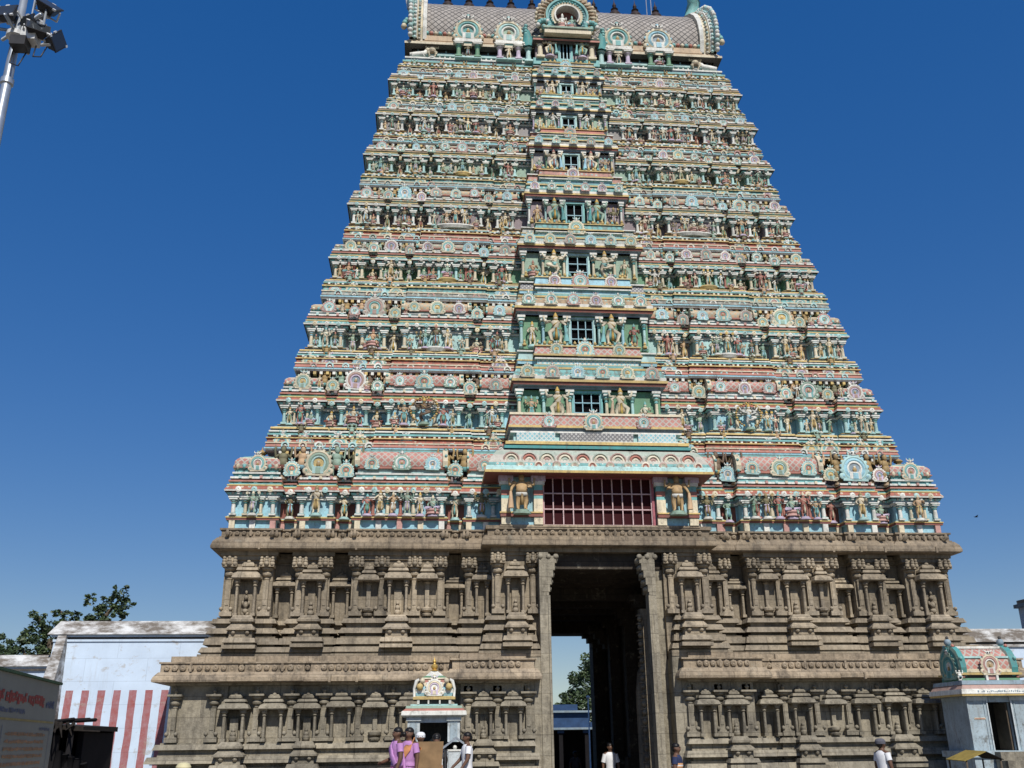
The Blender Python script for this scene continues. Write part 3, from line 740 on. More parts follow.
    def P(x, y, h, z): link('pilaster', gpil_mesh(round(h, 2), key), o, (x, y, z), (random.uniform(.92, 1.08), 1.2, 1))
    NM = {}
    def N(x, y, z, w, h, kind, ped=0):
        k = (w, h, kind, ped)
        if k not in NM: NM[k] = niche_mesh(w, h, key, kind, ped)
        link('wall_niche', NM[k], o, (x, y, z), (random.uniform(.93, 1.06), 1.2, random.uniform(.97, 1.03)))
    if not low:
        zb, h = 4.74, 1.62
        for sgn in (-1, 1):
            y0 = Yf; ys = Yf - .2 * r; yr = Yf + r; yp = Yf + .05 * r
            for u, y in ((.985, y0), (.888, y0), (.802, yp), (.735, yp), (.652, ys), (.585, ys), (.498, ys), (.43, ys), (.352, yp)): P(sgn * u * W, y, h, zb)
            N(sgn * .937 * W, y0, zb, .72, 1.5, 'deity', .9); N(sgn * .768 * W, yp, zb, .62, 1.5, 'deep', .9)
            N(sgn * .843 * W, yr, zb, .55, 1.25, 'twin'); N(sgn * .695 * W, yr, zb, .55, 1.25, 'twin')
            N(sgn * .618 * W, ys, zb, .42, 1.45, 'kumbha'); N(sgn * .541 * W, ys, zb, .66, 1.5, 'deep', .9); N(sgn * .464 * W, ys, zb, .42, 1.45, 'kumbha')
            N(sgn * .39 * W, yr, zb, .55, 1.2, 'twin'); N(sgn * .318 * W, yp, zb, .40, 1.45, 'twin')
            P(sgn * 2.97 - .0, -.62, 1.66, 4.74); P(sgn * 1.98 - .0, -.62, 1.66, 4.74); N(sgn * 2.48 - .0, -.62, 4.74, .62, 1.5, 'deep', .95)
    else:
        zb, h = 1.47, 1.34
        xs = [11.45, 10.45, 9.35, 8.45, 7.6, 6.7, 5.8, 4.9]
        for sgn in (-1, 1):
            for x in xs: P(sgn * x, Yf + proud, h, zb)
            kinds = [None, 'deep', 'twin', 'deep', 'twin', 'kumbha', 'deep']
            for i, kd in enumerate(kinds):
                if kd: N(sgn * (xs[i] + xs[i + 1]) / 2, Yf - .02, zb, .62 if kd != 'kumbha' else .5, 1.2, kd, .8 if kd == 'deep' else 0)
            N(sgn * 4.45, Yf - .02, zb, .5, 1.2, 'twin')
            for x in (3.8, 3.02, 2.2): P(sgn * x, -1.02, h, zb)
            N(sgn * 3.4, -1.02, zb, .52, 1.2, 'deep', .8); N(sgn * 2.62, -1.02, zb, .52, 1.2, 'twin')
    return o
GL = granite_storey(True)
GU = granite_storey(False)

# gate jambs
for sgn in (-1, 1):
    b = MB(); k = 'granite_low'
    xa, xb = (-1.83, -1.57) if sgn < 0 else (1.26, 1.46)
    b.box(xa, xb, -1.04, -.55, -.3, 6.4, k)
    b.box(xa - .02, xb + .02, -1.10, .2, -.3, .5, k)
    if sgn > 0: b.box(1.46, 1.85, -.45, .2, -.3, 6.4, 'granite_low')
    inner = xb if sgn < 0 else xa
    b.box(inner - .03, inner + .03, -1.08, -.95, .5, 5.2, k)          # narrow proud fillet
    # scroll bracket at the head
    for q in range(5):
        w = .03 + .05 * q
        b.box(*sorted((inner - sgn * w, inner + sgn * .2)), -1.05 - .0 * q, -.35, 5.30 + .2 * q, 5.495 + .2 * q, k)
        b.ball((inner - sgn * w, -.75, 5.4 + .2 * q), .085, k, 8, sy=2.6)
    for q in range(3): b.ball((inner + sgn * .22 * (q - 1), -1.02, 6.28), .085, k, 8)
    b.obj('gate_jamb', TOWER)
# inner face of the passage: pilasters, carved boss strip
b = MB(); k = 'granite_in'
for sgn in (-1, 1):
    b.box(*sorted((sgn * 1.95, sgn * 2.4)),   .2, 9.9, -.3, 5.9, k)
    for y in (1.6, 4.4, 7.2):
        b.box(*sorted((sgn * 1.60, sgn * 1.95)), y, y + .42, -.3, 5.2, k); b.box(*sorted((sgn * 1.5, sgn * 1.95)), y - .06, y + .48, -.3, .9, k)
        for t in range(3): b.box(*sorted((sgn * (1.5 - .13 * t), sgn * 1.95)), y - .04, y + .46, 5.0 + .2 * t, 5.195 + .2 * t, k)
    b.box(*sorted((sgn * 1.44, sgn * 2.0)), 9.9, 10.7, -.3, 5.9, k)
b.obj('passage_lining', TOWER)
b = MB(); k = 'granite_up'
b.box(1.26, 1.9, .3, .62, -.3, 5.0, k)
for q in range(20):
    z = .25 + q * .235
    b.ball((1.24, .30, z), .085, k, 7); b.box(1.16, 1.28, .26, .5, z + .08, z + .115, k)
b.obj('carved_door_post', TOWER)
b = MB()
b.tube([(1.33, 1.1, -.3), (1.33, 1.1, 2.7), (1.36, 1.1, 3.25), (1.42, 1.1, 3.5)], [.15, .15, .11, .03], k, 8)  # pale pointed shaft added to stand for a sunlit patch
b.lathe((1.33, 1.1, 0), [(.24, -.3), (.24, .3), (.15, .4)], 8, k)
b.obj('sun_patch_shaft', TOWER)

# ------------------------------------------------------------------ painted storeys
T = [  # base, eave lip, next band bottom, band top, half width
    (7.21, 8.29, 9.68, 10.17, 10.68), (10.47, 11.30, 12.40, 12.92, 9.52), (13.17, 14.04, 15.07, 15.66, 8.90), (15.83, 16.61, 17.41, 17.92, 8.28),
    (18.04, 18.84, 19.71, 20.21, 7.79), (20.32, 21.02, 21.69, 22.04, 7.35), (22.19, 22.90, 23.44, 23.78, 6.99), (23.89, 24.58, 25.06, 25.48, 6.60)]
WN = [t[4] for t in T] + [6.25]
BN = [t[0] for t in T] + [25.60]
YF = [0.0] + [.5258 * (10.8 - w) for w in WN[1:]]
WALLC = ['skyblue', 'skyblue', 'paleaqua', 'green', 'mauve', 'palegreen', 'greyrelief', 'palegreen']
RECC = ['redbrown', 'skyblue', 'greyrelief', 'green', 'mauve', 'palegreen', 'bluegrey', 'greyrelief']
BANDC = ['salmon', 'salmon', 'orn_grey', 'salmon', 'orn_grey', 'orn_aqua', 'orn_grey', 'orn_tan']
BANDC2 = ['orn_salmon', 'orn_salmon', 'orn_aqua', 'orn_salmon', 'orn_aqua', 'orn_pink', 'orn_aqua', 'orn_grey']
NET = ['pinknet', 'pinknet', 'peachnet', 'greennet', 'peachnet', 'greennet', 'peachnet', 'greennet']
PCOL = [('white', 'aqua'), ('paleaqua', 'aqua'), ('cream', 'skyblue'), ('cream', 'teal'), ('white', 'aqua'), ('paleaqua', 'green'), ('white', 'skyblue'), ('paleaqua', 'cream')]
for i, (B, C, D, E, W) in enumerate(T):
    rnd = random.Random(100 + i)
    Y = YF[i]; s = W / 10.8; hw = C - B; r = .42 * s
    st = MB(); wc = WALLC[i]
    pf = .36 if i == 0 else .14
    plan = full_plan(W, Y, r)
    pr, z = bands(B, [(pf * hw * .66, -.03, -.03, 'skyblue' if i == 0 else 'bluegrey'), (pf * hw * .16, .07, .07, 'redbrown'), (pf * hw * .10, .09, .09, 'yellow'), (pf * hw * .08, .05, .05, 'paleaqua')])
    zw = z; zc = C - .13 * hw
    pr += [(-.03, z, wc), (-.03, zc - .03 * hw, wc)]
    st.sweep(plan, pr, top='bluegrey')
    plan2 = full_plan(W, Y, .30 * s); pr = [(-.03 - .0, zc - .06 * hw, 'bluegrey')]
    q, z = bands(zc - .06 * hw, [(.06 * hw, .02, .02, 'white'), (.06 * hw, .05, .05, 'bluegrey'), (.05 * hw, .09, .12, 'aqua'), (.03, .04, .04, 'dark'), (.045, .17, .18, 'white'), (.12 * hw, .18, .10, ['orn_salmon', 'orn_salmon', 'orn_aqua', 'orn_aqua', 'orn_grey', 'orn_aqua', 'orn_grey', 'orn_tan'][i]), (.035, .12, .12, 'yellow'), (.05 * s, .07, .07, ['aqua', 'green', 'teal', 'aqua'][i % 4])])  # thin dark band paints the shadow line under the lip
    pr += q
    N = B + .60 * (D - B)
    q, z = bands(z, [(max(.04, N - z - .16), -.03, -.03, 'paleaqua' if i % 2 == 0 else 'orn_grey'), (.05, .09, .09, 'salmon' if i < 4 else 'orn_tan'), (.05, -.02, -.02, 'dark'), (.06, .06, .06, 'white')])
    pr += q; N = z
    st.sweep(plan2, pr, top='bluegrey', bot='bluegrey')
    # recess panels in their own colour and small cornice studs
    for (a, c, d) in BAYS:
        y = Y - d * r
        for sgn in (-1, 1):
            xa, xb = sorted((sgn * a * W, sgn * c * W))
            yc2 = Y - d * .30 * s
            if d == -1: st.quad((xa + .02, y + .022, zw), (xb - .02, y + .022, zw), (xb - .02, y + .022, zc - .07 * hw), (xa + .02, y + .022, zc - .07 * hw), RECC[i])
            n = max(1, int((xb - xa) / (.36 * max(s, .8))))
            for t in range(n):
                x = xa + (t + .5) * (xb - xa) / n
                st.lathe((x, yc2 - .12, C + .06 * hw), [(.075 * s + .02, 0), (.07 * s + .02, .06), (.03, .08), (0, .05)], 8, ['white', 'paleaqua', 'cream'][(t + i) % 3], axis='y')
                st.box(x - .05, x + .05, yc2 - .05, yc2 + .05, N - .24 * s, N - .115, 'white' if t % 2 else 'skyblue')
                st.box(x + .08, x + .16, yc2 - .01, yc2 + .04, N - .22 * s, N - .125, 'dark')
            if i == 0:   # plinth posts
                m = max(1, int((xb - xa) / .55))
                for t in range(m + 1):
                    x = xa + .1 + t * (xb - xa - .2) / m
                    st.box(x - .08, x + .08, y - .06, y + .05, B, B + pf * hw * .655, ['cream', 'white', 'pink'][(t + (1 if d == -1 else 0) * 2) % 3])
            elif i < 5:
                m = max(2, int((xb - xa) / .3))
                for t in range(m): 
                    x = xa + (t + .5) * (xb - xa) / m
                    st.box(x - .05, x + .05, y - .05, y + .05, B, B + pf * hw * .64, ['cream', 'salmon', 'white'][t % 3])
    # set back wall behind the shrine roofs; dark upper part paints the band's shade
    Wn, Yn = WN[i + 1], YF[i + 1]
    st.sweep([(-Wn, Yn), (Wn, Yn), (Wn, 2 * YC - Yn), (-Wn, 2 * YC - Yn)], [(-.02, N - .02, 'mauve'), (-.02, N + .3 * (D - N), 'mauve'), (.0, N + .3 * (D - N), 'dark'), (.0, D + .02, 'dark')])
    # painted band carrying the next storey
    bp = full_plan(Wn, Yn, .30 * s)
    bc = BANDC[i]; bh = E - D; o0 = (.31 if i < 3 else .22) * s + .05
    q, z = bands(D, [(.10 * bh, o0 - .02, o0, 'white'), (.08 * bh, o0 + .03, o0 + .03, 'skyblue'), (.05 * bh, o0 - .07, o0 - .07, 'dark'), (.22 * bh, o0 + .01, o0 - .02, bc), (.07 * bh, o0 + .01, o0 + .01, 'cream'), (.26 * bh, o0 - .02, o0 - .07, BANDC2[i]), (.07 * bh, o0 + .0, o0 + .0, 'yellow'), (.15 * bh, o0 - .09, o0 - .09, bc)])
    lh = BN[i + 1] - E
    q2, z = bands(z, [(.20 * lh, o0 - .03, o0 - .03, 'aqua'), (.18 * lh, o0 - .16, o0 - .16, 'orn_grey'), (.16 * lh, o0 - .06, o0 - .06, 'white'), (.2 * lh, o0 - .2, o0 - .2, 'dark'), (.2 * lh, o0 - .09, o0 - .1, 'yellow'), (.16 * lh, o0 - .2, o0 - .2, 'paleaqua')])  # dark courses here and in the band are painted shadow gaps
    st.sweep(bp, [(-.05, D, 'mauve')] + q + q2, top='paleaqua')
    def studs(Wx, y, z, step, r_, cols, dep=.07):
        n_ = int(2 * Wx / step)
        for t in range(n_):
            x = -Wx + (t + .5) * 2 * Wx / n_ + rnd.uniform(-.02, .02); k_ = r_ * rnd.uniform(.85, 1.12); c_ = cols[rnd.randrange(len(cols))]; c2_ = cols[rnd.randrange(len(cols))]
            st.arc((x, y, z), [(k_, 0, c_), (k_, dep, c_), (k_ * .62, dep, c2_), (k_ * .55, dep * .4, c2_), (k_ * .3, dep * .4, 'white'), (0, dep * .6, 'white')], 7, c_, R(-25), R(205))
    def beads(Wx, y, z, step, w_, h_, d_, cols):
        n_ = int(2 * Wx / step)
        for t in range(n_):
            x = -Wx + (t + .5) * 2 * Wx / n_
            st.box(x - w_ / 2, x + w_ / 2, y - d_, y + .02, z, z + h_, cols[t % len(cols)])
    studs(Wn, Yn - o0 + .02, D + .30 * bh, .50, .10 + .03 * s, ['cream', 'paleaqua', 'white', 'greygreen', 'pink'])
    beads(Wn + o0 * .5, Yn - o0 + .03, D + .88 * bh, .15, .07, .055, .05, ['white', 'dark', 'cream'])
    beads(Wn, Yn - .12, BN[i + 1] - .10, .17, .08, .075, .05, ['yellow', 'white', 'aqua', 'white'])
    for (a, c, d) in BAYS + [(.25, 0, -.05)]:
        for sgn in (-1, 1):
            xa, xb = sorted((sgn * a * W, sgn * c * W)); m_ = max(1, int((xb - xa) / .15)); yq = Y - d * .30 * s
            for t in range(m_):
                x = xa + (t + .5) * (xb - xa) / m_
                st.box(x - .035, x + .035, yq - .14, yq, C - .07, C - .01, 'white' if t % 2 else 'dark')
                if t % 2: st.box(x - .04, x + .04, yq - .09, yq, N - .055, N + .03, ['cream', 'paleaqua', 'pink'][t % 3])
    nd = int(2 * Wn / .2)
    for t in range(nd):
        x = -Wn + (t + .5) * 2 * Wn / nd
        st.box(x - .045, x + .045, Yn - o0 + .03, Yn, D - .10, D - .004, 'yellow' if t % 2 else 'white')
    S = st.obj('painted_storey', TOWER)
    # ---- applied sculpture, each piece an object of its own
    PS, PC = PCOL[i]; pm = pil_mesh(PS, PC); pm2 = pil_mesh('cream' if PS != 'cream' else 'paleaqua', 'teal'); pm3 = pil_mesh('salmon', 'redbrown')
    hp = zc - zw
    def pil(x, y, m=pm, k=1.0): link('pilaster', m, S, (x, y, zw), ((.36 + .44 * s) * k, .8, hp))
    fh = .84 * hw if i else .72 * hw
    def stat(x, y, h=fh, m=None, name='deity_statue', z=zw - .03): link(name, m or rfig(), S, (x, y, z), (h * rnd.uniform(.95, 1.12), h, h * rnd.uniform(.92, 1.08)), rnd.uniform(-.25, .25))
    acs = [AC[(i + 0) % 8], AC[(i + 3) % 8], AC[(i + 5) % 8], AC[(i + 1) % 8], AC[(i + 2) % 8]]
    def arch(x, y, z, rad, j, dep=.45):
        k = rnd.uniform(.86, 1.1); col = acs[j % 5] if rnd.random() < .6 else AC[rnd.randrange(8)]
        link('horseshoe_arch', arch_mesh(col), S, (x + rnd.uniform(-.03, .03), y, z + rnd.uniform(-.03, .03)), (rad * k * rnd.uniform(.93, 1.07), rad * dep, rad * k), 0, 0, rnd.uniform(-.06, .06))
    sal = sala_mesh(.1235 * W, .62 * s, D - N, NET[i], 'aqua' if i % 2 == 0 else 'paleaqua'); bal = balustrade_mesh(.098 * W, .24 * (D - N) + .1)
    hsal = sala_mesh(.050 * W, .55 * s, D - N, NET[i], 'aqua')
    kmesh = kuta(NET[i], 'paleaqua' if i % 2 else 'aqua')
    yb = Y; yp = Y + .05 * r; ys = Y - .2 * r; yr = Y + r; yr2 = Y + .30 * s
    for sgn in (-1, 1):
        X = lambda u: sgn * u * W
        for u in (.990, .885): pil(X(u), yb - .04)
        if i < 5:
            for u in (.958, .917): pil(X(u), yb - .04, pm2 if i != 3 else pm3, .8)
        for u in (.808, .729): pil(X(u), yp - .04)
        for u in (.655, .575, .505, .428): pil(X(u), ys - .04, pm if u in (.655, .428) else pm2)
        if i in (0, 3):
            for u in (.615, .54, .465): pil(X(u), ys - .02, pm3, .8)
        for u in (.352, .285): pil(X(u), yp - .04)
        stat(X(.9375), yb - .18 * s); stat(X(.843), yr - .14 * s); stat(X(.768), yp - .2 * s, fh * 1.08); stat(X(.695), yr - .14 * s); stat(X(.39), yr - .14 * s); stat(X(.318), yp - .18 * s)
        if i == 0:
            for u in (.63, .595, .56, .522, .487, .452): stat(X(u), ys - .17 * s, fh * rnd.uniform(.85, 1.1))
        elif i == 1:
            stat(X(.541), ys - .25, fh * 1.3, fig('nataraja', 'white' if sgn > 0 else 'darkskin', 'skyblue', 'gold', 'palegreen'), 'dancing_statue')
            stat(X(.605), ys - .17); stat(X(.478), ys - .17)
        else:
            for u in (.541,) if i % 2 else (.58, .541, .50): stat(X(u), ys - .2 * s, fh * (1.05 if u == .541 else .9))
            lb = MB(); lb.lathe((0, 0, 0), [(0, -.14), (.75, -.14), (1, 0), (.95, .06), (0, .06)], 14, 'white' if i % 2 == 0 else 'yellow', ry=.25)
            if i < 6: lb.obj('lotus_ledge', S, (X(.541), ys - .12 * s, zw - .02)).scale = (.95 * s if i == 4 else .42 * s, 1 * s, .9 * s)
        if i >= 1:   # lesser figures crowding the gaps between the pilasters
            for u in (.972, .904, .79, .747, .635, .597, .487, .447, .335, .30) if i > 1 else (.972, .904, .79, .747, .635, .447, .335, .30):
                yy = yb if u > .88 else ys if .42 < u < .66 else yp
                stat(X(u), yy - .12 * s, fh * rnd.uniform(.62, .82), name='attendant_statue')
        # shrine roofs along the parapet
        ch = D - N; kw = .061 * W
        link('corner_shrine_roof', kmesh, S, (X(.9365), Y + kw, N), (kw, kw, ch * .98))
        arch(X(.9365), Y - .02, N + .42 * ch, .23 * s + .03, 0)
        ms = .37 * s + .04
        arch(X(.768), yp - .02, N + .50 * ch, min(ms, .50 * ch), 1, .5)
        link('barrel_shrine_roof', sal, S, (X(.541), ys + .02, N))
        for u, rad in ((.625, .19), (.541, .24), (.457, .19)): arch(X(u), ys - .05, N + .48 * ch, rad * s + .02, 2 if u == .541 else 3)
        link('balustrade', bal, S, (X(.541), Yn - .10, D - .24 * ch - .10))
        link('barrel_shrine_roof', hsal, S, (X(.306), yp + .02, N)); arch(X(.306), yp - .05, N + .48 * ch, .19 * s + .02, 2)
        # dwarfs holding up the band, flanking low medallions in the recesses
        for u in (.843, .695, .39):
            arch(X(u), yr2 - .24 * s, N + .30 * ch, .19 * s + .03, int(u * 10) + i)
            for dx in (-.027, .027):
                dh = (1.12 if i < 3 else 1.2) * ch
                link('dwarf_statue', fig(*DWARFS[rnd.randrange(5)]), S, (X(u + dx), yr2 - .14 * s, N - .02), (dh * .72, dh * .7, dh), rnd.uniform(-.5, .5))
        if i > 0:
            for u in (.885, .73, .43, .655): link('seated_statue', rfig(), S, (X(u), Y - .02, N), (.62 * ch, .6 * ch, .8 * ch), rnd.uniform(-.4, .4))
        # little figures sitting along the ledge over the band
        for q, u in enumerate((.93, .84, .77, .70, .63, .54, .45, .39, .33)):
            if i == 0 and q % 2: continue
            hh = (.55 if i < 3 else .72) * (E - D + lh)
            link('ledge_figure', rfig() if q % 2 else fig(*DWARFS[(q + i) % 5]), S, (sgn * u * Wn, Yn - o0 + (.30 * s if q in (1, 3, 7) else 0) + .06, E - (.1 if i < 3 else .22) * (E - D)), (hh * .9, hh * .8, hh), rnd.uniform(-.5, .5))
        # medallions on the band
        for u in ((.975, .905, .80, .735, .59, .41, .31) if i < 3 else (.96, .84, .735, .60, .47, .31)):
            arch(sgn * u * (Wn + .1), Yn - o0 - .0 + (.02 if .5 < u < .66 else .05), D + .52 * bh, .27 * s if i < 3 else .27 * s, int(u * 50) + i, .3)

# ---- central bay of each storey
def eave_block(b, x, y0, y1, z, lst, top='paleaqua'):
    pr, zz = bands(z, lst); b.sweep([(-x, y0), (x, y0), (x, y1), (-x, y1)], pr, top=top); return zz
def window_obj(parent, w, h, nx, nz, loc, barkey, fk='white', t=.035):
    fr = MB()
    fr.box(-w - .07, -w, -.06, .1, 0, h, fk); fr.box(w, w + .07, -.06, .1, 0, h, fk); fr.box(-w - .07, w + .07, -.07, .1, h, h + .07, fk)
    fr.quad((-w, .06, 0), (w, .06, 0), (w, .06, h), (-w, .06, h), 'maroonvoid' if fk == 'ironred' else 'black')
    for i in range(1, nx): x = -w + 2 * w * i / nx; fr.box(x - t / 2, x + t / 2, -.02, .03, 0, h, barkey)
    for i in range(0, nz): z = h * i / nz + .02; fr.box(-w, w, -.025, .025, z - t / 2, z + t / 2, barkey)
    for x in (-w + t / 2, w - t / 2): fr.box(x - t / 2, x + t / 2, -.022, .02, 0, h, barkey)
    return fr.obj('window', parent, loc)

CW = [2.9, 2.32, 2.17, 2.03, 1.74, 1.55, 1.43, 1.31]      # half widths
WZ = [(7.21, 8.62), (10.62, 11.60), (13.27, 14.31), (15.90, 16.83), (18.10, 19.02), (20.42, 21.22), (22.33, 23.0), (24.01, 24.64), (25.66, 26.46)]
WW = [1.60, .42, .37, .34, .29, .26, .24, .2, .21]
CY = [-.9, .06, .48, .82, 1.10, 1.39, 1.63, 1.87]
GUARD = [('guard', 'skin', 'white', 'cream', 'palegreen'), ('guard', 'paleskin', 'tan', 'gold', 'ochre'), ('guard', 'paleskin', 'aqua', 'gold', 'ochre'), ('dance', 'paleskin', 'aqua', 'gold', 'palegreen'), ('guard', 'palegreen', 'teal', 'gold', 'ochre'), ('guard', 'cream', 'skyblue', 'salmon', 'white'), ('flute', 'white', 'aqua', 'ochre', 'white'), ('four', 'paleskin', 'white', 'ochre', 'white')]
_b = MB(); _b.lathe((0, 0, 0), [(.07, 0), (.08, .05), (.03, .1), (.05, .14), (.0, .24)], 8, 'yellow'); LAMPF = _b.mesh('lamp_finial')
for i in range(8):
    st = MB(); cw = CW[i]; y = CY[i]; z0, z1 = WZ[i]; s = cw / 2.32 if i else 1.2
    yb = YF[i] + 1.2; ztop = WZ[i + 1][0]; ww = WW[i]
    h = z1 - z0
    wallc = ['skyblue', 'green', 'green', 'palegreen', 'mauve', 'greyrelief', 'palegreen', 'greyrelief'][i]
    # wall of the window stage: two sides and a lintel, the window stands between them
    for sgn in (-1, 1):
        xa, xb = sorted((sgn * (ww + .07), sgn * cw * .97)); st.box(xa, xb, y + .12, yb, z0, z1 + .1, wallc)
    st.box(-ww - .08, ww + .08, y + .32, yb, z0, z1 + .1, 'dark')
    st.box(-ww - .07, ww + .07, y + .03, yb, z1 + .07, z1 + .12, wallc)
    if i == 0:
        st.box(-2.9, 2.9, y - .02, yb, z0 - .06, z0 - .002, 'granite_eave')
        for sgn in (-1, 1):   # blue panels with cream and red posts either side of the grille
            st.box(*sorted((sgn * 1.70, sgn * 2.86)), y + .05, y + .12, z0, z0 + .22, 'skyblue')
            st.box(*sorted((sgn * 1.68, sgn * 2.9)), y - .08, y + .12, z0 + .22, z0 + .32, 'redbrown'); st.box(*sorted((sgn * 1.68, sgn * 2.92)), y - .1, y + .12, z0 + .32, z0 + .36, 'yellow')
            for x in (1.80, 2.74):
                xa, xb = sorted((sgn * (x - .13), sgn * (x + .13)))
                st.box(xa, xb, y - .05, y + .12, z0, z0 + .215, 'cream'); st.box(xa, xb, y - .05, y + .12, z0 + .36, z0 + .75, 'cream')
                st.box(xa, xb, y - .05, y + .12, z0 + .75, z0 + .85, 'aqua'); st.box(xa, xb, y - .06, y + .12, z0 + .85, z0 + 1.0, 'salmon'); st.box(xa, xb, y - .05, y + .12, z0 + 1.0, z0 + 1.16, 'aqua')
                st.box(xa - .05, xb + .05, y - .09, y + .12, z0 + 1.16, z0 + 1.26, 'white'); st.box(xa - .08, xb + .08, y - .12, y + .12, z0 + 1.26, z0 + 1.42, 'lilac')
        # deep curved eave
        pr = [(-.1, 8.64, 'redbrown'), (.52, 8.60, 'redbrown'), (.55, 8.61, 'yellow'), (.56, 8.68, 'yellow'), (.53, 8.68, 'paleaqua'), (.51, 8.80, 'paleaqua'), (.48, 8.83, 'orn_aqua'), (.44, 8.93, 'stone'), (.40, 9.02, 'stone'), (.30, 9.20, 'greygreen'), (.18, 9.36, 'stone'), (.04, 9.44, 'stone')]
        st.sweep([(-2.82, y), (2.74, y), (2.74, yb), (-2.82, yb)], pr, top='cream')
        for j in range(11):   # painted lobes on the eave
            x = -2.6 + j * .52
            cc = [('dustypink', 'ivory', 'greygreen'), ('stone', 'salmon', 'ivory'), ('greygreen', 'ivory', 'dustypink')][j % 3]
            st.lathe((x, y - .29, 9.02), [(.25, -.14), (.25, .09, cc[0]), (.21, .13, cc[0]), (.19, .09, cc[1]), (.13, .13, cc[1]), (.11, .08, cc[2]), (.05, .12, cc[2]), (0, .1)], 14, cc[0], axis='y')
            st.lathe((x + .26, y - .43, 8.84), [(.13, -.08), (.13, .06, cc[2]), (.09, .08, cc[1]), (.04, .05, cc[0]), (0, .05)], 10, cc[1], axis='y')
        z = 9.44
        z = eave_block(st, 2.52, y + .1, yb, z, [(.09, .26, .26, 'teal'), (.05, .18, .18, 'dark'), (.09, .22, .22, 'yellow'), (.05, .12, .12, 'white')])  # dark strip is a painted shadow line between mouldings
        for sgn in (-1, 0, 1):
            xa, xb = (-2.4, -1.25) if sgn < 0 else ((1.25, 2.4) if sgn > 0 else (-1.1, 1.1))
            st.box(xa, xb, y + .02, y + .3, z, z + .26, 'frieze' if sgn else 'greyfrieze')
        z = eave_block(st, 2.5, y + .12, yb, z, [(.26, -.02, -.02, 'paleaqua'), (.05, .08, .08, 'white'), (.10, .02, .02, 'bluegrey'), (.07, .14, .14, 'yellow'), (.34, .12, .06, 'pinknet'), (.07, .1, .1, 'cream')])
        st.box(-2.3, 2.3, y + .15, yb, z - .01, ztop, 'aqua')
    else:
        # stepped entablature above the window
        H = ztop - z1
        x = cw * .93
        L = [(.05 * H, .10, .10, 'bluegrey'), (.06 * H, .24 * s, .26 * s, 'dark' if i > 5 else 'redbrown'), (.05 * H, .30 * s, .30 * s, 'yellow'), (.07 * H, .27 * s, .27 * s, 'white'), (.16 * H, .26 * s, .14 * s, ['orn_salmon', 'orn_aqua', 'orn_tan', 'orn_grey', 'orn_aqua', 'orn_grey', 'orn_aqua', 'orn_aqua'][i]), (.04 * H, .16, .16, 'yellow')]
        zz = eave_block(st, x, y + .08, yb, z1 + .1, L)
        H2 = ztop - zz
        xi = cw * .70
        for sgn in (-1, 1):   # lower flanks
            xa, xb = sorted((sgn * xi * .98, sgn * x))
            pr, q = bands(zz, [(.10 * H2, .10, .10, 'aqua'), (.10 * H2, -.02, -.02, 'dark' if i < 3 else 'bluegrey'), (.12 * H2, .08, .08, 'skyblue'), (.05 * H2, .1, .1, 'yellow'), (.32 * H2, .07, .02, ['aqua', 'paleaqua', 'greyfrieze', 'orn_grey', 'orn_pink', 'orn_pink', 'orn_aqua', 'orn_tan'][i]), (.06 * H2, .09, .09, 'white')])
            st.sweep([(xa, y + .22), (xb, y + .22), (xb, yb), (xa, yb)], pr, top='paleaqua')
        zq = eave_block(st, xi, y + .05, yb, zz, [(.09 * H2, .12, .12, 'aqua'), (.05 * H2, .06, .06, 'yellow'), (.20 * H2, -.0, -.0, 'frieze' if i % 2 else 'skyblue'), (.06 * H2, .08, .08, 'white'), (.06 * H2, .02, .02, 'dark' if i < 4 else 'bluegrey'), (.07 * H2, .12, .12, 'yellow'), (.32 * H2, .10, .04, ['pinknet', 'pinknet', 'skyblue', 'orn_aqua', 'orn_pink', 'salmon', 'paleaqua', 'orn_grey'][i]), (.05 * H2, .09, .09, 'yellow'), (.06 * H2, .03, .03, 'paleaqua')])
        st.box(-xi * .97, xi * .97, y + .12, yb, zq - .02, ztop, 'ochre')
        n = int(2 * xi / .16)
        for j in range(n): st.lathe((-xi + (j + .5) * 2 * xi / n, y + .02, zq), [(.05, 0), (.055, .05), (.025, .09), (.0, .13)], 6, 'yellow' if j % 3 else 'aqua')
    S = st.obj('central_bay', TOWER)
    if i == 0:
        window_obj(S, 1.60, 1.40, 11, 3, (-.04, y + .14, z0), 'frame', 'ironred', .032)
    else:
        window_obj(S, ww, h, 3 if i < 3 else 2, 3 if i < 4 else 2, (-.08 + .0 * i, y + .10, z0), 'bluebar', 'aqua' if i in (1, 4) else 'paleaqua', .03)
        P1 = pil_mesh(['cream', 'cream', 'paleaqua', 'cream', 'white', 'cream', 'lilac', 'paleaqua'][i], ['salmon', 'aqua', 'teal', 'teal', 'aqua', 'aqua', 'white', 'teal'][i])
        P2 = pil_mesh(['cream', 'paleaqua', 'skyblue', 'cream', 'paleaqua', 'green', 'cream', 'white'][i], 'aqua')
        for sgn in (-1, 1):
            for u, m in ((ww + .16, P1), (cw * .60, P2), (cw * .93, P1)): link('pilaster', m, S, (sgn * u - .06, y, z0), (.72 * s, .8, h + .06))
            link('guardian_statue', fig(*GUARD[i]), S, (sgn * (cw * .60 + ww + .16) / 2 - .06, y - .20 * s, z0 - .05), (sgn * 1.25 * h, 1.1 * h, 1.12 * h))
            link('deity_statue', rfig(), S, (sgn * cw * .77 - .05, y + .0, z0), (.8 * h, .8 * h, .85 * h))
            for q in range(3): link('lamp_finial', LAMPF, S, (sgn * (cw * .5 + q * .2 * cw) - .05, y - .22, z0 - .04))
        nA = 6 if i < 5 else 5
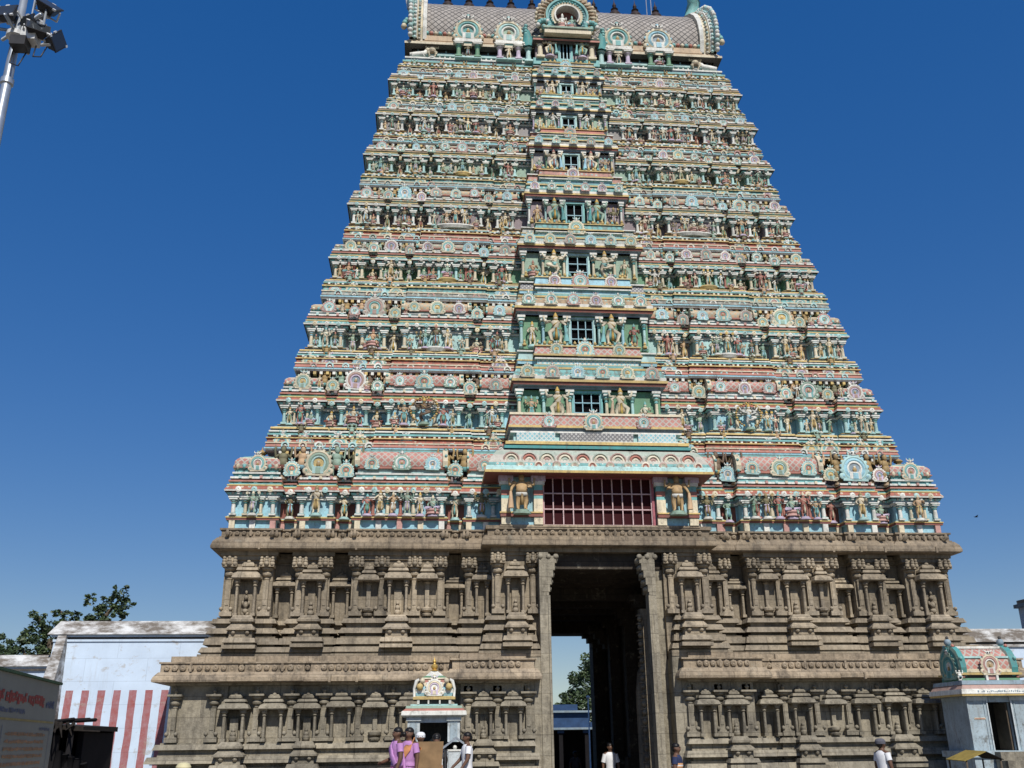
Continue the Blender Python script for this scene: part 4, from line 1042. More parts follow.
        for j in range(nA):
            x = (-1 + 2 * (j + .5) / nA) * cw * 1.02
            link('horseshoe_arch', arch_mesh(AC[(j * 2 + i * 3) % 8]), S, (x, y - .14 - .10 * s, z1 + .1 + .30 * H), (.19 * s + .01, .09, .19 * s + .01))
    # medallion in the middle of the band above
    xi = 2.3 if i == 0 else cw * .70
    for x, rr, j in ((-.09, .26, 0), (-.62 * xi, .19, 1), (.62 * xi, .19, 1)):
        if i > 2 and j: continue
        link('horseshoe_arch', arch_mesh(AC[(i + 2 * j) % 8]), S, (x, y - .02, ztop - (.22 if i else .30)), (rr * (1 if i < 4 else .8), .1, rr * (1 if i < 4 else .8)))
    if i == 0:
        for sgn in (-1, 1):
            link('guardian_statue', fig('giant', 'goldskin', 'white', 'ochre', 'palegreen'), S, (sgn * 2.27 - .03, y - .22, z0 + .26), (1.35 * sgn, 1.2, 1.18))

# ------------------------------------------------------------------ crowning barrel roof
rs = MB(); Yg = 2.40; zg = 25.60
plan = [(-6.12, Yg), (6.12, Yg), (6.12, 2 * YC - Yg), (-6.12, 2 * YC - Yg)]
pr, z = bands(zg, [(.05, .1, .1, 'yellow'), (.08, .14, .14, 'aqua'), (.06, .06, .06, 'white'), (.10, .02, .02, 'bluegrey'), (.07, .06, .06, 'white')])
rs.sweep(plan, pr, top='paleaqua')
zn = z
rs.sweep([(-5.9, Yg + .25), (5.9, Yg + .25), (5.9, 2 * YC - Yg - .25), (-5.9, 2 * YC - Yg - .25)], [(0, zn, 'dark'), (0, 26.55, 'dark')])
for j in range(60):
    x = -5.85 + j * 11.7 / 59
    if abs(x) > 1.35: rs.box(x - .03, x + .03, Yg + .02, Yg + .12, zn, zn + .14, 'white')
for sgn in (-1, 1): rs.box(*sorted((sgn * 1.35, sgn * 6.0)), Yg + .0, Yg + .14, zn + .14, zn + .22, 'paleaqua')
for j in range(22):
    x = -5.7 + j * 11.4 / 21
    if abs(x) > 1.35: rs.box(x - .025, x + .025, Yg + .2, Yg + .24, zn + .2, 26.5, 'skyblue')
for sgn in (-1, 1): rs.box(*sorted((sgn * 1.35, sgn * 5.8)), Yg + .19, Yg + .23, zn + .38, zn + .42, 'skyblue')
pr, z = bands(26.46, [(.04, .0, .22, 'dark'), (.10, .26, .26, 'cream'), (.12, .22, .16, 'tan'), (.08, .12, .12, 'white')])
rs.sweep([(-5.95, Yg + .1), (5.95, Yg + .1), (5.95, 2 * YC - Yg - .1), (-5.95, 2 * YC - Yg - .1)], pr, top='cream')
RO = rs.obj('roof_storey', TOWER)
prof = [(-2.48, 26.78), (-2.62, 27.3), (-2.62, 27.85), (-2.46, 28.5), (-2.15, 29.1), (-1.65, 29.7), (-1.0, 30.2), (-.4, 30.5), (0, 30.58)]
prof = [(a, 26.78 + (z - 26.78) * .90) for a, z in prof]
prof = prof + [(-a, z) for a, z in prof[-2::-1]]
b = MB(); n = len(prof); XL = 5.45
b.add([(-XL, YC + a, z) for a, z in prof] + [(XL, YC + a, z) for a, z in prof], [(j, n + j, n + j + 1, j + 1) for j in range(n - 1)], 'roofnet', True)
b.box(-XL, XL, YC - 2.66, YC - 2.5, 26.75, 26.98, 'tan')
for j in range(64):   # flower border along the foot of the vault
    x = -XL + (j + .5) * 2 * XL / 64
    b.ball((x, YC - 2.62, 27.12), .085, ['aqua', 'salmon', 'cream'][j % 3], 6)
b.obj('barrel_vault', RO)
b = MB()   # crested ridge
b.box(-XL, XL, YC - .28, YC + .28, 30.1, 30.3, 'aqua')
for j in range(27): b.ball((-XL + .2 + j * .405, YC - .24, 30.28), .13, 'aqua', 6, sx=1.3, sz=.8)
b.obj('ridge_crest', RO)
fm = MB(); fm.lathe((0, 0, 0), [(.16, 0, 'skin'), (.2, .06, 'skin'), (.13, .14, 'bronze'), (.26, .32, 'bronze'), (.29, .46, 'bronze'), (.22, .60, 'bronze'), (.10, .74, 'bronze'), (.16, .80, 'bronze'), (.06, .90, 'bronze'), (.09, 1.0, 'bronze'), (.02, 1.2, 'bronze'), (0, 1.4, 'bronze')], 12, 'bronze')
fm = fm.mesh('finial')
for j in range(11): link('finial', fm, RO, (-4.5 + j * .9 - .05, YC, 30.28))
# flared end gables
for sgn in (-1, 1):
    b = MB()
    def ring(g, x): return [(x, YC + a * (1 + g / 2.6), 26.62 + (z - 26.62) * (1 + g / 4.2)) for a, z in prof]
    segs = [(5.38, .16, 'white'), (5.52, .22, 'white'), (5.54, .14, 'cream'), (5.74, .20, 'cream'), (5.76, .27, 'white'), (5.86, .32, 'white'), (5.88, .26, 'paleaqua'), (6.04, .44, 'paleaqua')]
    for q in range(len(segs) - 1):
        A = ring(segs[q][1], sgn * segs[q][0]); Bq = ring(segs[q + 1][1], sgn * segs[q + 1][0])
        b.add(A + Bq, [(j, n + j, n + j + 1, j + 1) for j in range(n - 1)], segs[q][2])
    A = ring(.44, sgn * 6.04); b.add(A, [tuple(range(n))], 'cream'); A = ring(.16, sgn * 5.38); b.add(A, [tuple(range(n))], 'cream')
    kk = ring(.44, sgn * 6.0); k2 = ring(.22, sgn * 5.66); k3 = ring(.30, sgn * 5.84)
    for j in range(n - 1):
        for q in (0, .33, .66):
            L3 = lambda K_: tuple(K_[j][t] + (K_[j + 1][t] - K_[j][t]) * q for t in range(3))
            b.ball(L3(kk), .11, ['white', 'paleaqua', 'ivory'][int(q * 3)], 7, sx=.9); b.ball(L3(k2), .06, ['stone', 'paleaqua', 'tan'][int(q * 3)], 6); b.ball(L3(k3), .07, ['paleaqua', 'stone', 'white'][int(q * 3)], 5)
    for q in range(14):   # curled foot of the gable
        t = q * .45; rr = .42 * (1 - q / 18)
        b.ball((sgn * 6.0 + sgn * rr * math.cos(t) * .6, YC - 2.78, 27.25 + rr * math.sin(t)), .13 - .004 * q, 'aqua' if q % 3 else 'cream', 6)
    b.tube([(sgn * 5.9, YC - .3, 30.5), (sgn * 6.0, YC - .6, 31.1), (sgn * 5.8, YC - .9, 31.5), (sgn * 6.05, YC - 1.1, 31.6), (sgn * 6.3, YC - .9, 31.2)], [.3, .28, .22, .16, .06], 'aqua', 7)
    b.tube([(sgn * 6.05, YC - .1, 30.5), (sgn * 6.25, YC, 31.3), (sgn * 6.2, YC, 31.8)], [.22, .14, .03], 'white', 7)
    b.obj('end_gable', RO)
    link('crouching_statue', fig('dwarf', 'cream', 'tan', 'white', 'white'), RO, (sgn * 5.15, Yg + .02, zn), (.75, .8, .72))
    m = MB(); m.tube([(-.3, 0, .12), (0, 0, .16), (.25, 0, .2), (.34, 0, .32)], [.1, .12, .12, .1], 'white', 7); m.ball((.38, -.02, .36), .12, 'cream', 7)
    for x in (-.25, .2): m.tube([(x, -.06, .12), (x + .06, -.1, .0)], [.05, .04], 'white', 5)
    m.obj('lion_statue', RO, (sgn * 5.7, Yg + .05, zn + .02), PI if sgn > 0 else 0)
# dormers with little shrines
for x, pc, ac in ((-3.78, 'green', 0), (-2.2, 'lilac', 3), (2.08, 'lilac', 0), (3.70, 'green', 7)):
    b = MB(); b.box(-.52, .52, -.1, .3, .72, .86, 'white'); b.box(-.48, .48, -.05, .3, .66, .72, 'aqua'); b.box(-.25, .25, .12, .2, 0, .66, 'dark'); b.box(-.5, .5, -.12, .3, -.05, 0, 'paleaqua')
    d = b.obj('dormer_shrine', RO, (x, Yg - .1, zn + .0))
    for sx in (-.36, .36): link('pilaster', pil_mesh(pc, 'aqua' if pc == 'green' else 'white'), RO, (x + sx, Yg - .12, zn), (1.1, 1, .7))
    link('deity_statue', rfig(), RO, (x, Yg - .1, zn), (.7, .7, .68))
    link('horseshoe_arch', arch_mesh({0: ('cream', 'aqua', 'white', 'teal'), 3: ('cream', 'paleaqua', 'white', 'palegreen'), 7: ('cream', 'skyblue', 'white', 'bluegrey')}[ac]), RO, (x, Yg - .05, zn + 1.28), (.50, .42, .50))
# the great central arch over a small pavilion
b = MB(); y0 = 1.95
b.box(-1.3, 1.25, y0, YC, zg - .02, zn - .1, 'aqua'); b.box(-1.2, 1.15, y0 + .12, YC, zn - .1, 26.5, 'mauve')
pr, z = bands(26.48, [(.06, .08, .12, 'dark'), (.08, .2, .2, 'salmon'), (.08, .14, .14, 'aqua'), (.12, .2, .12, 'cream')])
b.sweep([(-1.12, y0), (1.06, y0), (1.06, YC), (-1.12, YC)], pr, top='cream')
CB = b.obj('central_pavilion', TOWER)
window_obj(CB, .21, .8, 3, 1, (-.06, y0 + .06, zn - .1), 'bluebar', 'aqua')
for sgn in (-1, 1):
    link('guardian_statue', fig('guard', 'palegreen' if sgn > 0 else 'cream', 'aqua', 'gold', 'lilac'), CB, (sgn * .62 - .05, y0 - .1, zn - .12), (sgn * .95, .9, .86))
    link('pilaster', pil_mesh('cream', 'white'), CB, (sgn * 1.0 - .03, y0 + .02, zn - .12), (1.3, 1.1, .92)); link('pilaster', pil_mesh('paleaqua', 'aqua'), CB, (sgn * 1.42 - .03, y0 + .3, zn - .12), (1.3, 1.1, .85))
    hb = MB(); hb.tube([(0, 0, 0), (sgn * .02, -.05, .35), (sgn * .05, 0, .7), (sgn * .12, .1, 1.0), (sgn * .02, .0, 1.1)], [.22, .2, .13, .1, .03], 'teal', 8)
    for q in range(6): hb.ball((sgn * .1, -.1, .3 + q * .13), .08, 'aqua', 6)
    hb.obj('yali_bracket', CB, (sgn * 1.42 - .03, y0 + .3, 26.55))
b = MB(); K = .84
cz = 27.60; cx = .0
Rr = [(1.34, 0.0, 'cream'), (1.34, .28, 'cream'), (1.28, .34, 'tan'), (1.02, .30, 'tan'), (.99, .40, 'aqua'), (.90, .40, 'aqua'), (.86, .32, 'skyblue'), (.80, .32, 'teal'), (.76, .38, 'cream'), (.61, .34, 'cream'), (.60, .42, 'white'), (.53, .42, 'white'), (.52, .05, 'redbrown'), (0, .05, 'redbrown')]
b.arc((cx, y0, cz), [(r_ * K, h_, k_) for r_, h_, k_ in Rr], 36, 'cream', R(-40), R(220))
for j in range(25):
    t = R(-32) + j * R(244) / 24
    b.tube([(cx + 1.04 * K * math.cos(t), y0 - .36, cz + 1.04 * K * math.sin(t)), (cx + 1.36 * K * math.cos(t), y0 - .30, cz + 1.16 * K * math.sin(t))], [.035, .075], 'cream' if j % 2 else 'tan', 5)
    b.ball((cx + .77 * K * math.cos(t), y0 - .36, cz + .77 * K * math.sin(t)), .055, 'aqua' if j % 2 else 'teal', 5)
    b.ball((cx + 1.40 * K * math.cos(t), y0 - .2, cz + 1.40 * K * math.sin(t)), .09, 'cream', 6)
for sgn in (-1, 1):
    for q in range(12):
        t = q * .5; rr = .28 * (1 - q / 16)
        b.ball((cx + sgn * (.86 + rr * math.cos(t)), y0 - .4, cz - .54 + rr * math.sin(t)), .10, 'aqua' if q % 4 else 'white', 6)
b.box(cx - .9, cx + .9, y0 - .45, y0 + .1, cz - .90, cz - .66, 'cream'); b.box(cx - .95, cx + .95, y0 - .5, y0 + .1, cz - .70, cz - .62, 'palegreen')
b.ball((cx, y0 - .3, cz + 1.16), .28, 'white', 9, sx=1.5, sz=.7)
for sgn in (-1, 1): b.ball((cx + sgn * .22, y0 - .56, cz + 1.16), .13, 'dark', 7); b.tube([(cx + sgn * .4, y0 - .3, cz + 1.2), (cx + sgn * .75, y0 - .3, cz + 1.33), (cx + sgn * .7, y0 - .3, cz + 1.6)], [.14, .11, .03], 'white', 6)
MA = b.obj('great_arch', TOWER)
link('deity_statue', fig('seat', 'white', 'cream', 'white', 'white'), MA, (cx - .17, y0 - .25, cz - .60), (.85, .7, .9)); link('deity_statue', fig('seat', 'palegreen', 'skyblue', 'aqua', 'white'), MA, (cx + .2, y0 - .25, cz - .60), (.72, .6, .8))
for x in (4.05, 4.25): 
    b = MB(); b.tube([(0, 0, 0), (0, 0, 1.8)], .02, 'metal', 5); b.obj('lightning_rod', RO, (x, YC - .1, 30.1))
# ------------------------------------------------------------------ ground, paving
GZ = -.25
def sheet(name, x0, x1, y0, y1, z, k, label=None):
    b = MB(); b.quad((x0, y0, z), (x1, y0, z), (x1, y1, z), (x0, y1, z), k)
    return tag(b.obj(name), kind='structure')
sheet('ground', -900, 900, -900, 900, GZ, 'earth')
b = MB(); b.box(-6.6, -3.1, -8.0, -2.2, GZ - .05, .05, 'granite_low')
tag(b.obj('paved_platform'), kind='structure')

# ------------------------------------------------------------------ small shrine in front of the tower
def small_shrine_left():
    t = tag(empty('roadside_shrine', (-4.72, -2.9, 0)), 'small white painted shrine with a brass pot finial on its painted domed roof', 'shrine')
    b = MB(); w = .64; D = 1.1; zt = 2.0; k = 'shrinewhite'
    b.box(-w - .12, w + .12, -.12, D + .05, .05, .30, 'shrineblue')
    for sgn in (-1, 1):
        b.box(*sorted((sgn * .34, sgn * w)), 0, .16, .30, zt, k); b.box(*sorted((sgn * (w - .12), sgn * w)), .16, D, .30, zt, k)
        b.box(*sorted((sgn * .40, sgn * (w - .06))), -.03, 0, .42, zt - .15, 'shrineblue'); b.box(*sorted((sgn * .31, sgn * (w + .03))), -.05, .1, zt - .1, zt - .001, k)
    b.box(-w + .12, w - .12, D - .1, D, .30, zt, 'dark'); b.box(-.34, .34, .01, .15, 1.86, zt, k)
    b.obj('wall', t)
    b = MB()
    sq = [(-w, 0), (w, 0), (w, D), (-w, D)]
    b.sweep(sq, [(0, zt, 'shrineblue'), (.12, zt, 'white'), (.16, zt + .03, 'white'), (.15, zt + .12, 'white'), (.13, zt + .13, 'salmon'), (.05, zt + .19, 'salmon'), (.06, zt + .19, 'palegreen'), (.04, zt + .25, 'palegreen'), (-.06, zt + .25, 'paleaqua'), (-.06, zt + .29, 'paleaqua')], top='paleaqua', bot='shrineblue')
    b.obj('cornice', t)
    b = MB(); z = zt + .28
    sq = [(-.46, .1), (.46, .1), (.46, 1.0), (-.46, 1.0)]
    b.sweep(sq, [(-.06, z, 'dark'), (-.06, z + .12, 'dark'), (.06, z + .12, 'yellow'), (.06, z + .18, 'yellow'), (-.02, z + .2, 'skyblue'), (-.0, z + .28, 'white'), (.0, z + .36, 'skyblue'), (-.05, z + .44, 'cream'), (-.10, z + .53, 'salmon'), (-.16, z + .61, 'salmon'), (-.13, z + .615, 'cream'), (-.15, z + .65, 'green'), (-.24, z + .70, 'white'), (-.33, z + .78, 'white'), (-.42, z + .86, 'white')], top='white')
    for sgn in (-1, 1):
        b.box(*sorted((sgn * .16, sgn * .12)), .06, .2, z, z + .13, 'white'); b.box(*sorted((sgn * .42, sgn * .36)), .06, .2, z, z + .13, 'white')
        b.tube([(sgn * .49, .1, z + .18), (sgn * .50, .1, z + .38), (sgn * .44, .1, z + .56), (sgn * .38, .1, z + .60)], [.03, .035, .05, .03], 'white', 6)
        b.ball((sgn * .36, .06, z + .42), .09, 'yellow', 7); b.ball((sgn * .30, .06, z + .56), .07, 'cream', 7)
    b.obj('dome', t)
    link('horseshoe_arch', arch_mesh(('white', 'cream', 'lilac', 'white')), t, (0, .10, z + .40), (.20, .12, .20))
    b = MB(); b.lathe((0, .55, z + .83), [(.12, 0), (.05, .03), (.085, .08), (.09, .12), (.04, .17), (.025, .20), (.05, .23), (.018, .29), (0, .35)], 12, 'brass'); b.obj('finial', t)
    lk = MB(); lk.box(-.26, .26, .6, .75, .30, .9, 'granite_low'); lk.ball((0, .62, 1.2), .2, 'granite_low', 8, sz=1.6); lk.obj('idol', t)
small_shrine_left()

def small_shrine_right():
    t = tag(empty('barrel_roofed_shrine', (9.78, -3.0, 0)), 'pale blue shrine on a stepped plinth with painted barrel roof at right', 'shrine')
    w = .84; D = 1.28; z0 = 1.05; zt = 2.36
    b = MB(); k = 'shrineblue'
    b.box(-w - .16, w + .16, -.16, D + .1, GZ - .05, .55, k); b.box(-w - .10, w + .10, -.10, D + .05, .55, .90, 'shrineblue'); b.box(-w - .16, w + .16, -.16, D + .1, .90, z0, k)
    b.obj('plinth', t)
    b = MB()
    for i in range(6):
        z = z0 - .005 - i * .2
        b.box(-.42, 1.5, -.165 - .26 * (i + 1), -.165 - .26 * i, GZ - .05, z - .02, 'granite_low')
    b.obj('steps', t)
    b = MB()
    for sgn in (-1, 1):
        b.box(*sorted((sgn * .31, sgn * w)), 0, .14, z0, zt, 'shrinewhite' if 0 else k); b.box(*sorted((sgn * (w - .12), sgn * w)), .14, D, z0, zt, k)
        b.box(*sorted((sgn * .40, sgn * .42)), -.02, .0, z0, zt - .1, k); b.box(*sorted((sgn * .31, sgn * .34)), -.03, .05, z0, zt - .05, 'shrinewhite'); b.box(*sorted((sgn * .30, sgn * w)), -.025, .0, zt - .1, zt - .002, 'shrinewhite')
        b.box(*sorted((sgn * (w - .02), sgn * (w + .02))), -.02, .06, z0, zt - .002, k)
    b.box(-w + .13, w - .13, D - .1, D, z0, zt, 'dark'); b.box(-.31, .31, .01, .13, 2.22, zt - .001, k)
    b.box(-.72, -.42, -.012, 0, 1.80, 1.845, 'cream'); b.box(-.70, -.44, -.016, -.012, 1.812, 1.83, 'salmon')   # painted orange line on the pier
    b.obj('wall', t)
    b = MB(); b.box(.25, .29, .14, .70, z0 + .01, 2.2, 'bark'); b.obj('door', t)
    b = MB()
    sq = [(-w, 0), (w, 0), (w, D), (-w, D)]
    b.sweep(sq, [(0, zt, k), (.16, zt + .0, 'dark'), (.20, zt + .01, 'yellow'), (.21, zt + .06, 'yellow'), (.22, zt + .06, 'white'), (.20, zt + .18, 'white'), (.18, zt + .18, 'dustypink'), (.10, zt + .29, 'dustypink'), (.12, zt + .29, 'bluegrey'), (.10, zt + .39, 'bluegrey'), (-.0, zt + .40, 'bluegrey')], top='bluegrey', bot='bluegrey')
    rr = random.Random(5)
    for j in range(26):   # worn lettering along the white fascia, unreadable
        x = -.62 + j * .05
        if rr.random() < .8: b.box(x, x + rr.uniform(.015, .035), -.222, -.19, zt + .10, zt + .10 + rr.uniform(.015, .05), 'bluegrey')
    b.obj('cornice', t)
    b = MB(); z = zt + .39
    b.sweep([(-.78, .12), (.78, .12), (.78, 1.2), (-.78, 1.2)], [(0, z, 'green'), (0, z + .07, 'green'), (-.06, z + .07, 'dark'), (-.06, z + .15, 'redbrown'), (.05, z + .15, 'yellow'), (.06, z + .20, 'yellow'), (.0, z + .21, 'paleaqua')], top='paleaqua')
    for sx in (-.14, .14): b.box(sx - .03, sx + .03, .06, .2, z, z + .2, 'white')
    b.box(-.11, .11, .10, .2, z + .03, z + .17, 'pink')
    n = 10; zc = z + .36; L = .62
    P = lambda g, x: [(x, .66 - (.47 + g) * math.cos(R(-25) + j * R(230) / n), zc + (.50 + g) * math.sin(R(-25) + j * R(230) / n)) for j in range(n + 1)]
    m = n + 1
    b.add(P(0, -L) + P(0, L), [(j, m + j, m + j + 1, j + 1) for j in range(n)], 'pinknet', True)
    for q, kk in ((.02, 'paleaqua'),):
        for x in (-.5, .5): pass
    b.box(-L, L, .52, .80, zc + .49, zc + .55, 'white')
    b.box(-L, L, .20, .24, zc + .22, zc + .27, 'paleaqua'); b.box(-L, L, .15, .22, zc - .14, zc - .06, 'cream')
    for sgn in (-1, 1):
        for (g0, x0, g1, x1, kk) in ((.0, .60, .07, .62, 'greygreen'), (.07, .62, .09, .78, 'teal'), (.09, .78, .0, .80, 'palegreen')):
            A = P(g0, sgn * x0); Bq = P(g1, sgn * x1); b.add(A + Bq, [(j, m + j, m + j + 1, j + 1) for j in range(n)], kk)
        b.add(P(0, sgn * .8), [tuple(range(m))], 'teal')
        for j in range(0, m, 2): b.ball(P(.10, sgn * .74)[j], .05, 'aqua' if j % 4 else 'salmon', 6)
        b.ball((sgn * .74, .66, zc + .66), .10, 'bluegrey', 7); b.ball((sgn * .74, .66, zc + .78), .05, 'dark', 6)
    b.obj('barrel_roof', t)
    link('horseshoe_arch', arch_mesh(('cream', 'pink', 'white', 'tan')), t, (0, .10, zc + .04), (.24, .16, .26))
    a = arch_mesh(('palegreen', 'teal', 'aqua', 'white')); link('horseshoe_arch', a, t, (-.80, .66, zc + .02), (.33, .12, .33), -PI / 2); link('horseshoe_arch', a, t, (.80, .66, zc + .02), (.33, .12, .33), PI / 2)
    link('crouching_statue', fig('dwarf', 'white', 'skyblue', 'dark', 'white'), t, (-.92, .0, zt + .40), (.28, .28, .26)); link('crouching_statue', fig('dwarf', 'redbrown', 'skyblue', 'dark', 'white'), t, (1.02, .05, zt + .39), (.28, .28, .26))
small_shrine_right()

# lamp box with pointed roof beside the left shrine
b = MB()
t = tag(empty('lamp_shelter', (-4.22, -4.6, .05)), 'low stone lamp box with white panel and pointed black roof beside man in white', 'lamp box')
b.box(-.17, .17, 0, .3, 0, 1.16, 'shrinewhite'); b.box(-.20, .20, -.03, .32, 0, .12, 'shrineblue'); b.box(-.19, .19, -.02, .3, 1.16, 1.20, 'white')
b.ball((-.03, .02, 1.24), .05, 'white', 7); b.obj('pedestal', t)
b = MB()
for sgn in (-1, 1):
    b.tube([(sgn * .24, .02, .0), (sgn * .24, .02, 1.24)], .02, 'lampblack', 6)
    b.hexa([(0, -.06, 1.42), (sgn * .31, -.06, 1.20), (sgn * .31, .34, 1.20), (0, .34, 1.42), (0, -.06, 1.47), (sgn * .31, -.06, 1.25), (sgn * .31, .34, 1.25), (0, .34, 1.47)] if sgn > 0 else [(sgn * .31, -.06, 1.20), (0, -.06, 1.42), (0, .34, 1.42), (sgn * .31, .34, 1.20), (sgn * .31, -.06, 1.25), (0, -.06, 1.47), (0, .34, 1.47), (sgn * .31, .34, 1.25)], 'metal')
b.box(-.22, .22, .24, .30, 1.20, 1.36, 'shadeblack'); b.obj('roof', t)

# plywood board standing in front of the shrine
t = tag(empty('plywood_board', (-4.9, -6.0, .05)), 'upright brown plywood board in front of the small white shrine', 'board')
b = MB(); b.hexa([(-.30, 0, 0), (.27, 0, 0), (.27, .03, 0), (-.30, .03, 0), (-.36, .0, 1.37), (.365, .0, 1.37), (.365, .03, 1.37), (-.36, .03, 1.37)], 'wood'); b.obj('panel', t)
b = MB()
for x in (-.2, .2): b.tube([(x, .05, .0), (x, .05, 1.3)], .025, 'bark', 6); b.tube([(x, .06, 1.1), (x, .5, 0)], .02, 'bark', 6)
b.obj('prop', t)

# little tarpaulin stall by the right shrine
t = tag(empty('tarpaulin_stall', (6.75, -7.0, GZ)), 'low stall under a small yellow and black tarpaulin near right shrine', 'stall')
b = MB(); b.hexa([(-.52, -.4, 1.16), (-.02, -.4, 1.34), (-.02, .4, 1.36), (-.5, .4, 1.18), (-.52, -.4, 1.175), (-.02, -.4, 1.355), (-.02, .4, 1.375), (-.5, .4, 1.195)], 'tarp'); b.hexa([(-.02, -.4, 1.34), (.34, -.4, 1.18), (.34, .4, 1.2), (-.02, .4, 1.36), (-.02, -.4, 1.355), (.34, -.4, 1.195), (.34, .4, 1.215), (-.02, .4, 1.375)], 'shadeblack'); b.obj('canopy', t)
for x, y in ((-.45, -.35), (.3, -.35), (-.45, .35), (.3, .35)): b = MB(); b.tube([(0, 0, 0), (0, 0, 1.19)], .02, 'bark', 6); b.obj('post', t, (x, y, 0))
b = MB(); b.box(-.3, .2, -.25, .25, .05, .85, 'bluegrey'); b.box(-.33, .23, -.28, .28, .85, .9, 'wood'); b.obj('counter', t)

# ------------------------------------------------------------------ temple compound walls
t = tag(empty('compound_wall', (-13.3, 1.0, 0)), 'whitewashed temple wall with red stripes and weathered coping left of tower', 'wall', 'whitewashed compound walls')
b = MB(); b.hexa([(-2.35, -.25, GZ - .05), (2.6, -.25, GZ - .05), (2.6, .9, GZ - .05), (-2.35, .9, GZ - .05), (-2.1, .0, 4.18), (2.6, .0, 4.18), (2.6, .9, 4.18), (-2.1, .9, 4.18)], 'lime_stripe'); b.obj('wall', t)
b = MB()
b.box(-2.12, 2.6, -.04, .92, 4.18, 4.24, 'lime'); b.box(-2.10, 2.6, .03, .9, 4.24, 4.31, 'dark'); b.box(-2.16, 2.6, -.07, .92, 4.31, 4.37, 'lime')
b.hexa([(-2.26, -.14, 4.37), (2.6, -.14, 4.37), (2.6, 1, 4.37), (-2.26, 1, 4.37), (-2.02, .10, 4.76), (2.6, .10, 4.76), (2.6, .8, 4.76), (-2.02, .8, 4.76)], 'coping'); b.obj('coping', t)
b = MB(); b.hexa([(-2.1, -2.3, GZ - .05), (-1.55, -2.3, GZ - .05), (-1.55, -.1, GZ - .05), (-2.1, -.1, GZ - .05), (-1.97, -.10, 4.36), (-1.74, -.10, 4.36), (-1.74, .1, 4.36), (-1.97, .1, 4.36)], 'coping'); b.obj('buttress', t)
t = tag(empty('compound_wall', (-20, 1.4, 0)), 'lower whitewashed wall running off behind the notice board', 'wall', 'whitewashed compound walls')
b = MB(); b.box(-12, 4.55, 0, .6, GZ - .05, 3.42, 'lime'); b.obj('wall', t)
b = MB(); b.box(-12, 4.6, -.06, .66, 3.42, 3.48, 'dark'); b.box(-12, 4.6, -.03, .66, 3.48, 3.54, 'lime'); b.hexa([(-12, -.12, 3.54), (4.6, -.12, 3.54), (4.6, .7, 3.54), (-12, .7, 3.54), (-12, .05, 3.86), (4.6, .05, 3.86), (4.6, .6, 3.86), (-12, .6, 3.86)], 'coping'); b.obj('coping', t)
t = tag(empty('compound_wall', (15, 2.2, 0)), 'whitewashed wall with flaking top behind the pale blue shrine', 'wall', 'whitewashed compound walls')
b = MB(); b.box(-3.6, 9, 0, .8, GZ - .05, 4.05, 'lime'); b.obj('wall', t)
b = MB(); b.box(-3.6, 9, -.06, .86, 4.05, 4.13, 'coping'); b.box(-3.6, 9, -.02, .8, 4.13, 4.2, 'dark'); b.hexa([(-3.6, -.12, 4.2), (9, -.12, 4.2), (9, .9, 4.2), (-3.6, .9, 4.2), (-3.6, .06, 4.62), (9, .06, 4.62), (9, .7, 4.62), (-3.6, .7, 4.62)], 'coping'); b.obj('coping', t)
t = tag(empty('white_turret', (15.62, 3.6, 0)), 'white turret with a dark cap rising behind the right wall', 'turret')
b = MB(); b.box(-.34, .5, -.4, .5, GZ - .05, 5.5, 'lime'); b.obj('wall', t); b = MB(); b.box(-.44, .6, -.5, .6, 5.5, 5.62, 'bluegrey'); b.box(-.36, .5, -.4, .5, 5.62, 5.75, 'coping'); b.obj('cap', t)

# ------------------------------------------------------------------ lamp mast
t = tag(empty('floodlight_mast', (-12.1, -14.0, GZ)), 'tall galvanised mast with a cluster of floodlights at upper left', 'lamp mast')
b = MB(); b.tube([(0, 0, 0), (0, 0, 6), (0, 0, 12.6), (0, 0, 13.8)], [.17, .125, .075, .06], 'metal', 16)
b.lathe((0, 0, 0), [(.3, 0), (.3, .04), (.18, .05), (.17, .3)], 16, 'metal'); b.lathe((0, 0, 12.0), [(.08, 0), (.105, .02), (.105, .12), (.08, .14)], 14, 'metal'); b.obj('pole', t)
b = MB()
b.lathe((0, 0, 12.95), [(.1, 0), (.16, .02), (.16, .1), (.1, .12)], 14, 'lampwhite')
for (x0, y0, x1, y1, z) in ((-.55, -.1, .62, .1, 13.1), (-.4, .35, .5, -.35, 13.2), (0, -.5, 0, .5, 13.05)): b.tube([(x0, y0, z), (x1, y1, z)], .03, 'metal', 6)
b.tube([(.35, -.05, 13.1), (.45, -.05, 13.05), (.7, -.1, 12.95)], .025, 'metal', 6); b.tube([(.5, -.2, 13.1), (.5, -.2, 13.5)], .02, 'metal', 6); b.tube([(.28, -.2, 13.0), (.28, -.2, 13.75)], .014, 'metal', 5)
b.tube([(.05, -.1, 12.75), (.08, -.2, 12.3), (.22, -.2, 12.25), (.26, -.1, 12.6)], .012, 'lampblack', 5); b.tube([(.4, -.1, 12.75), (.43, -.2, 12.45), (.55, -.2, 12.45), (.58, -.1, 12.75)], .012, 'lampblack', 5)
b.box(.18, .42, -.25, 0, 12.78, 13.02, 'lampwhite'); b.box(.05, .3, -.3, -.05, 12.62, 12.8, 'lampblack'); b.obj('bracket', t)
lb = MB(); lb.hexa([(-.26, -.06, -.19), (.26, -.06, -.19), (.26, -.06, .19), (-.26, -.06, .19), (-.16, .16, -.12), (.16, .16, -.12), (.16, .16, .12), (-.16, .16, .12)], 'lampblack')
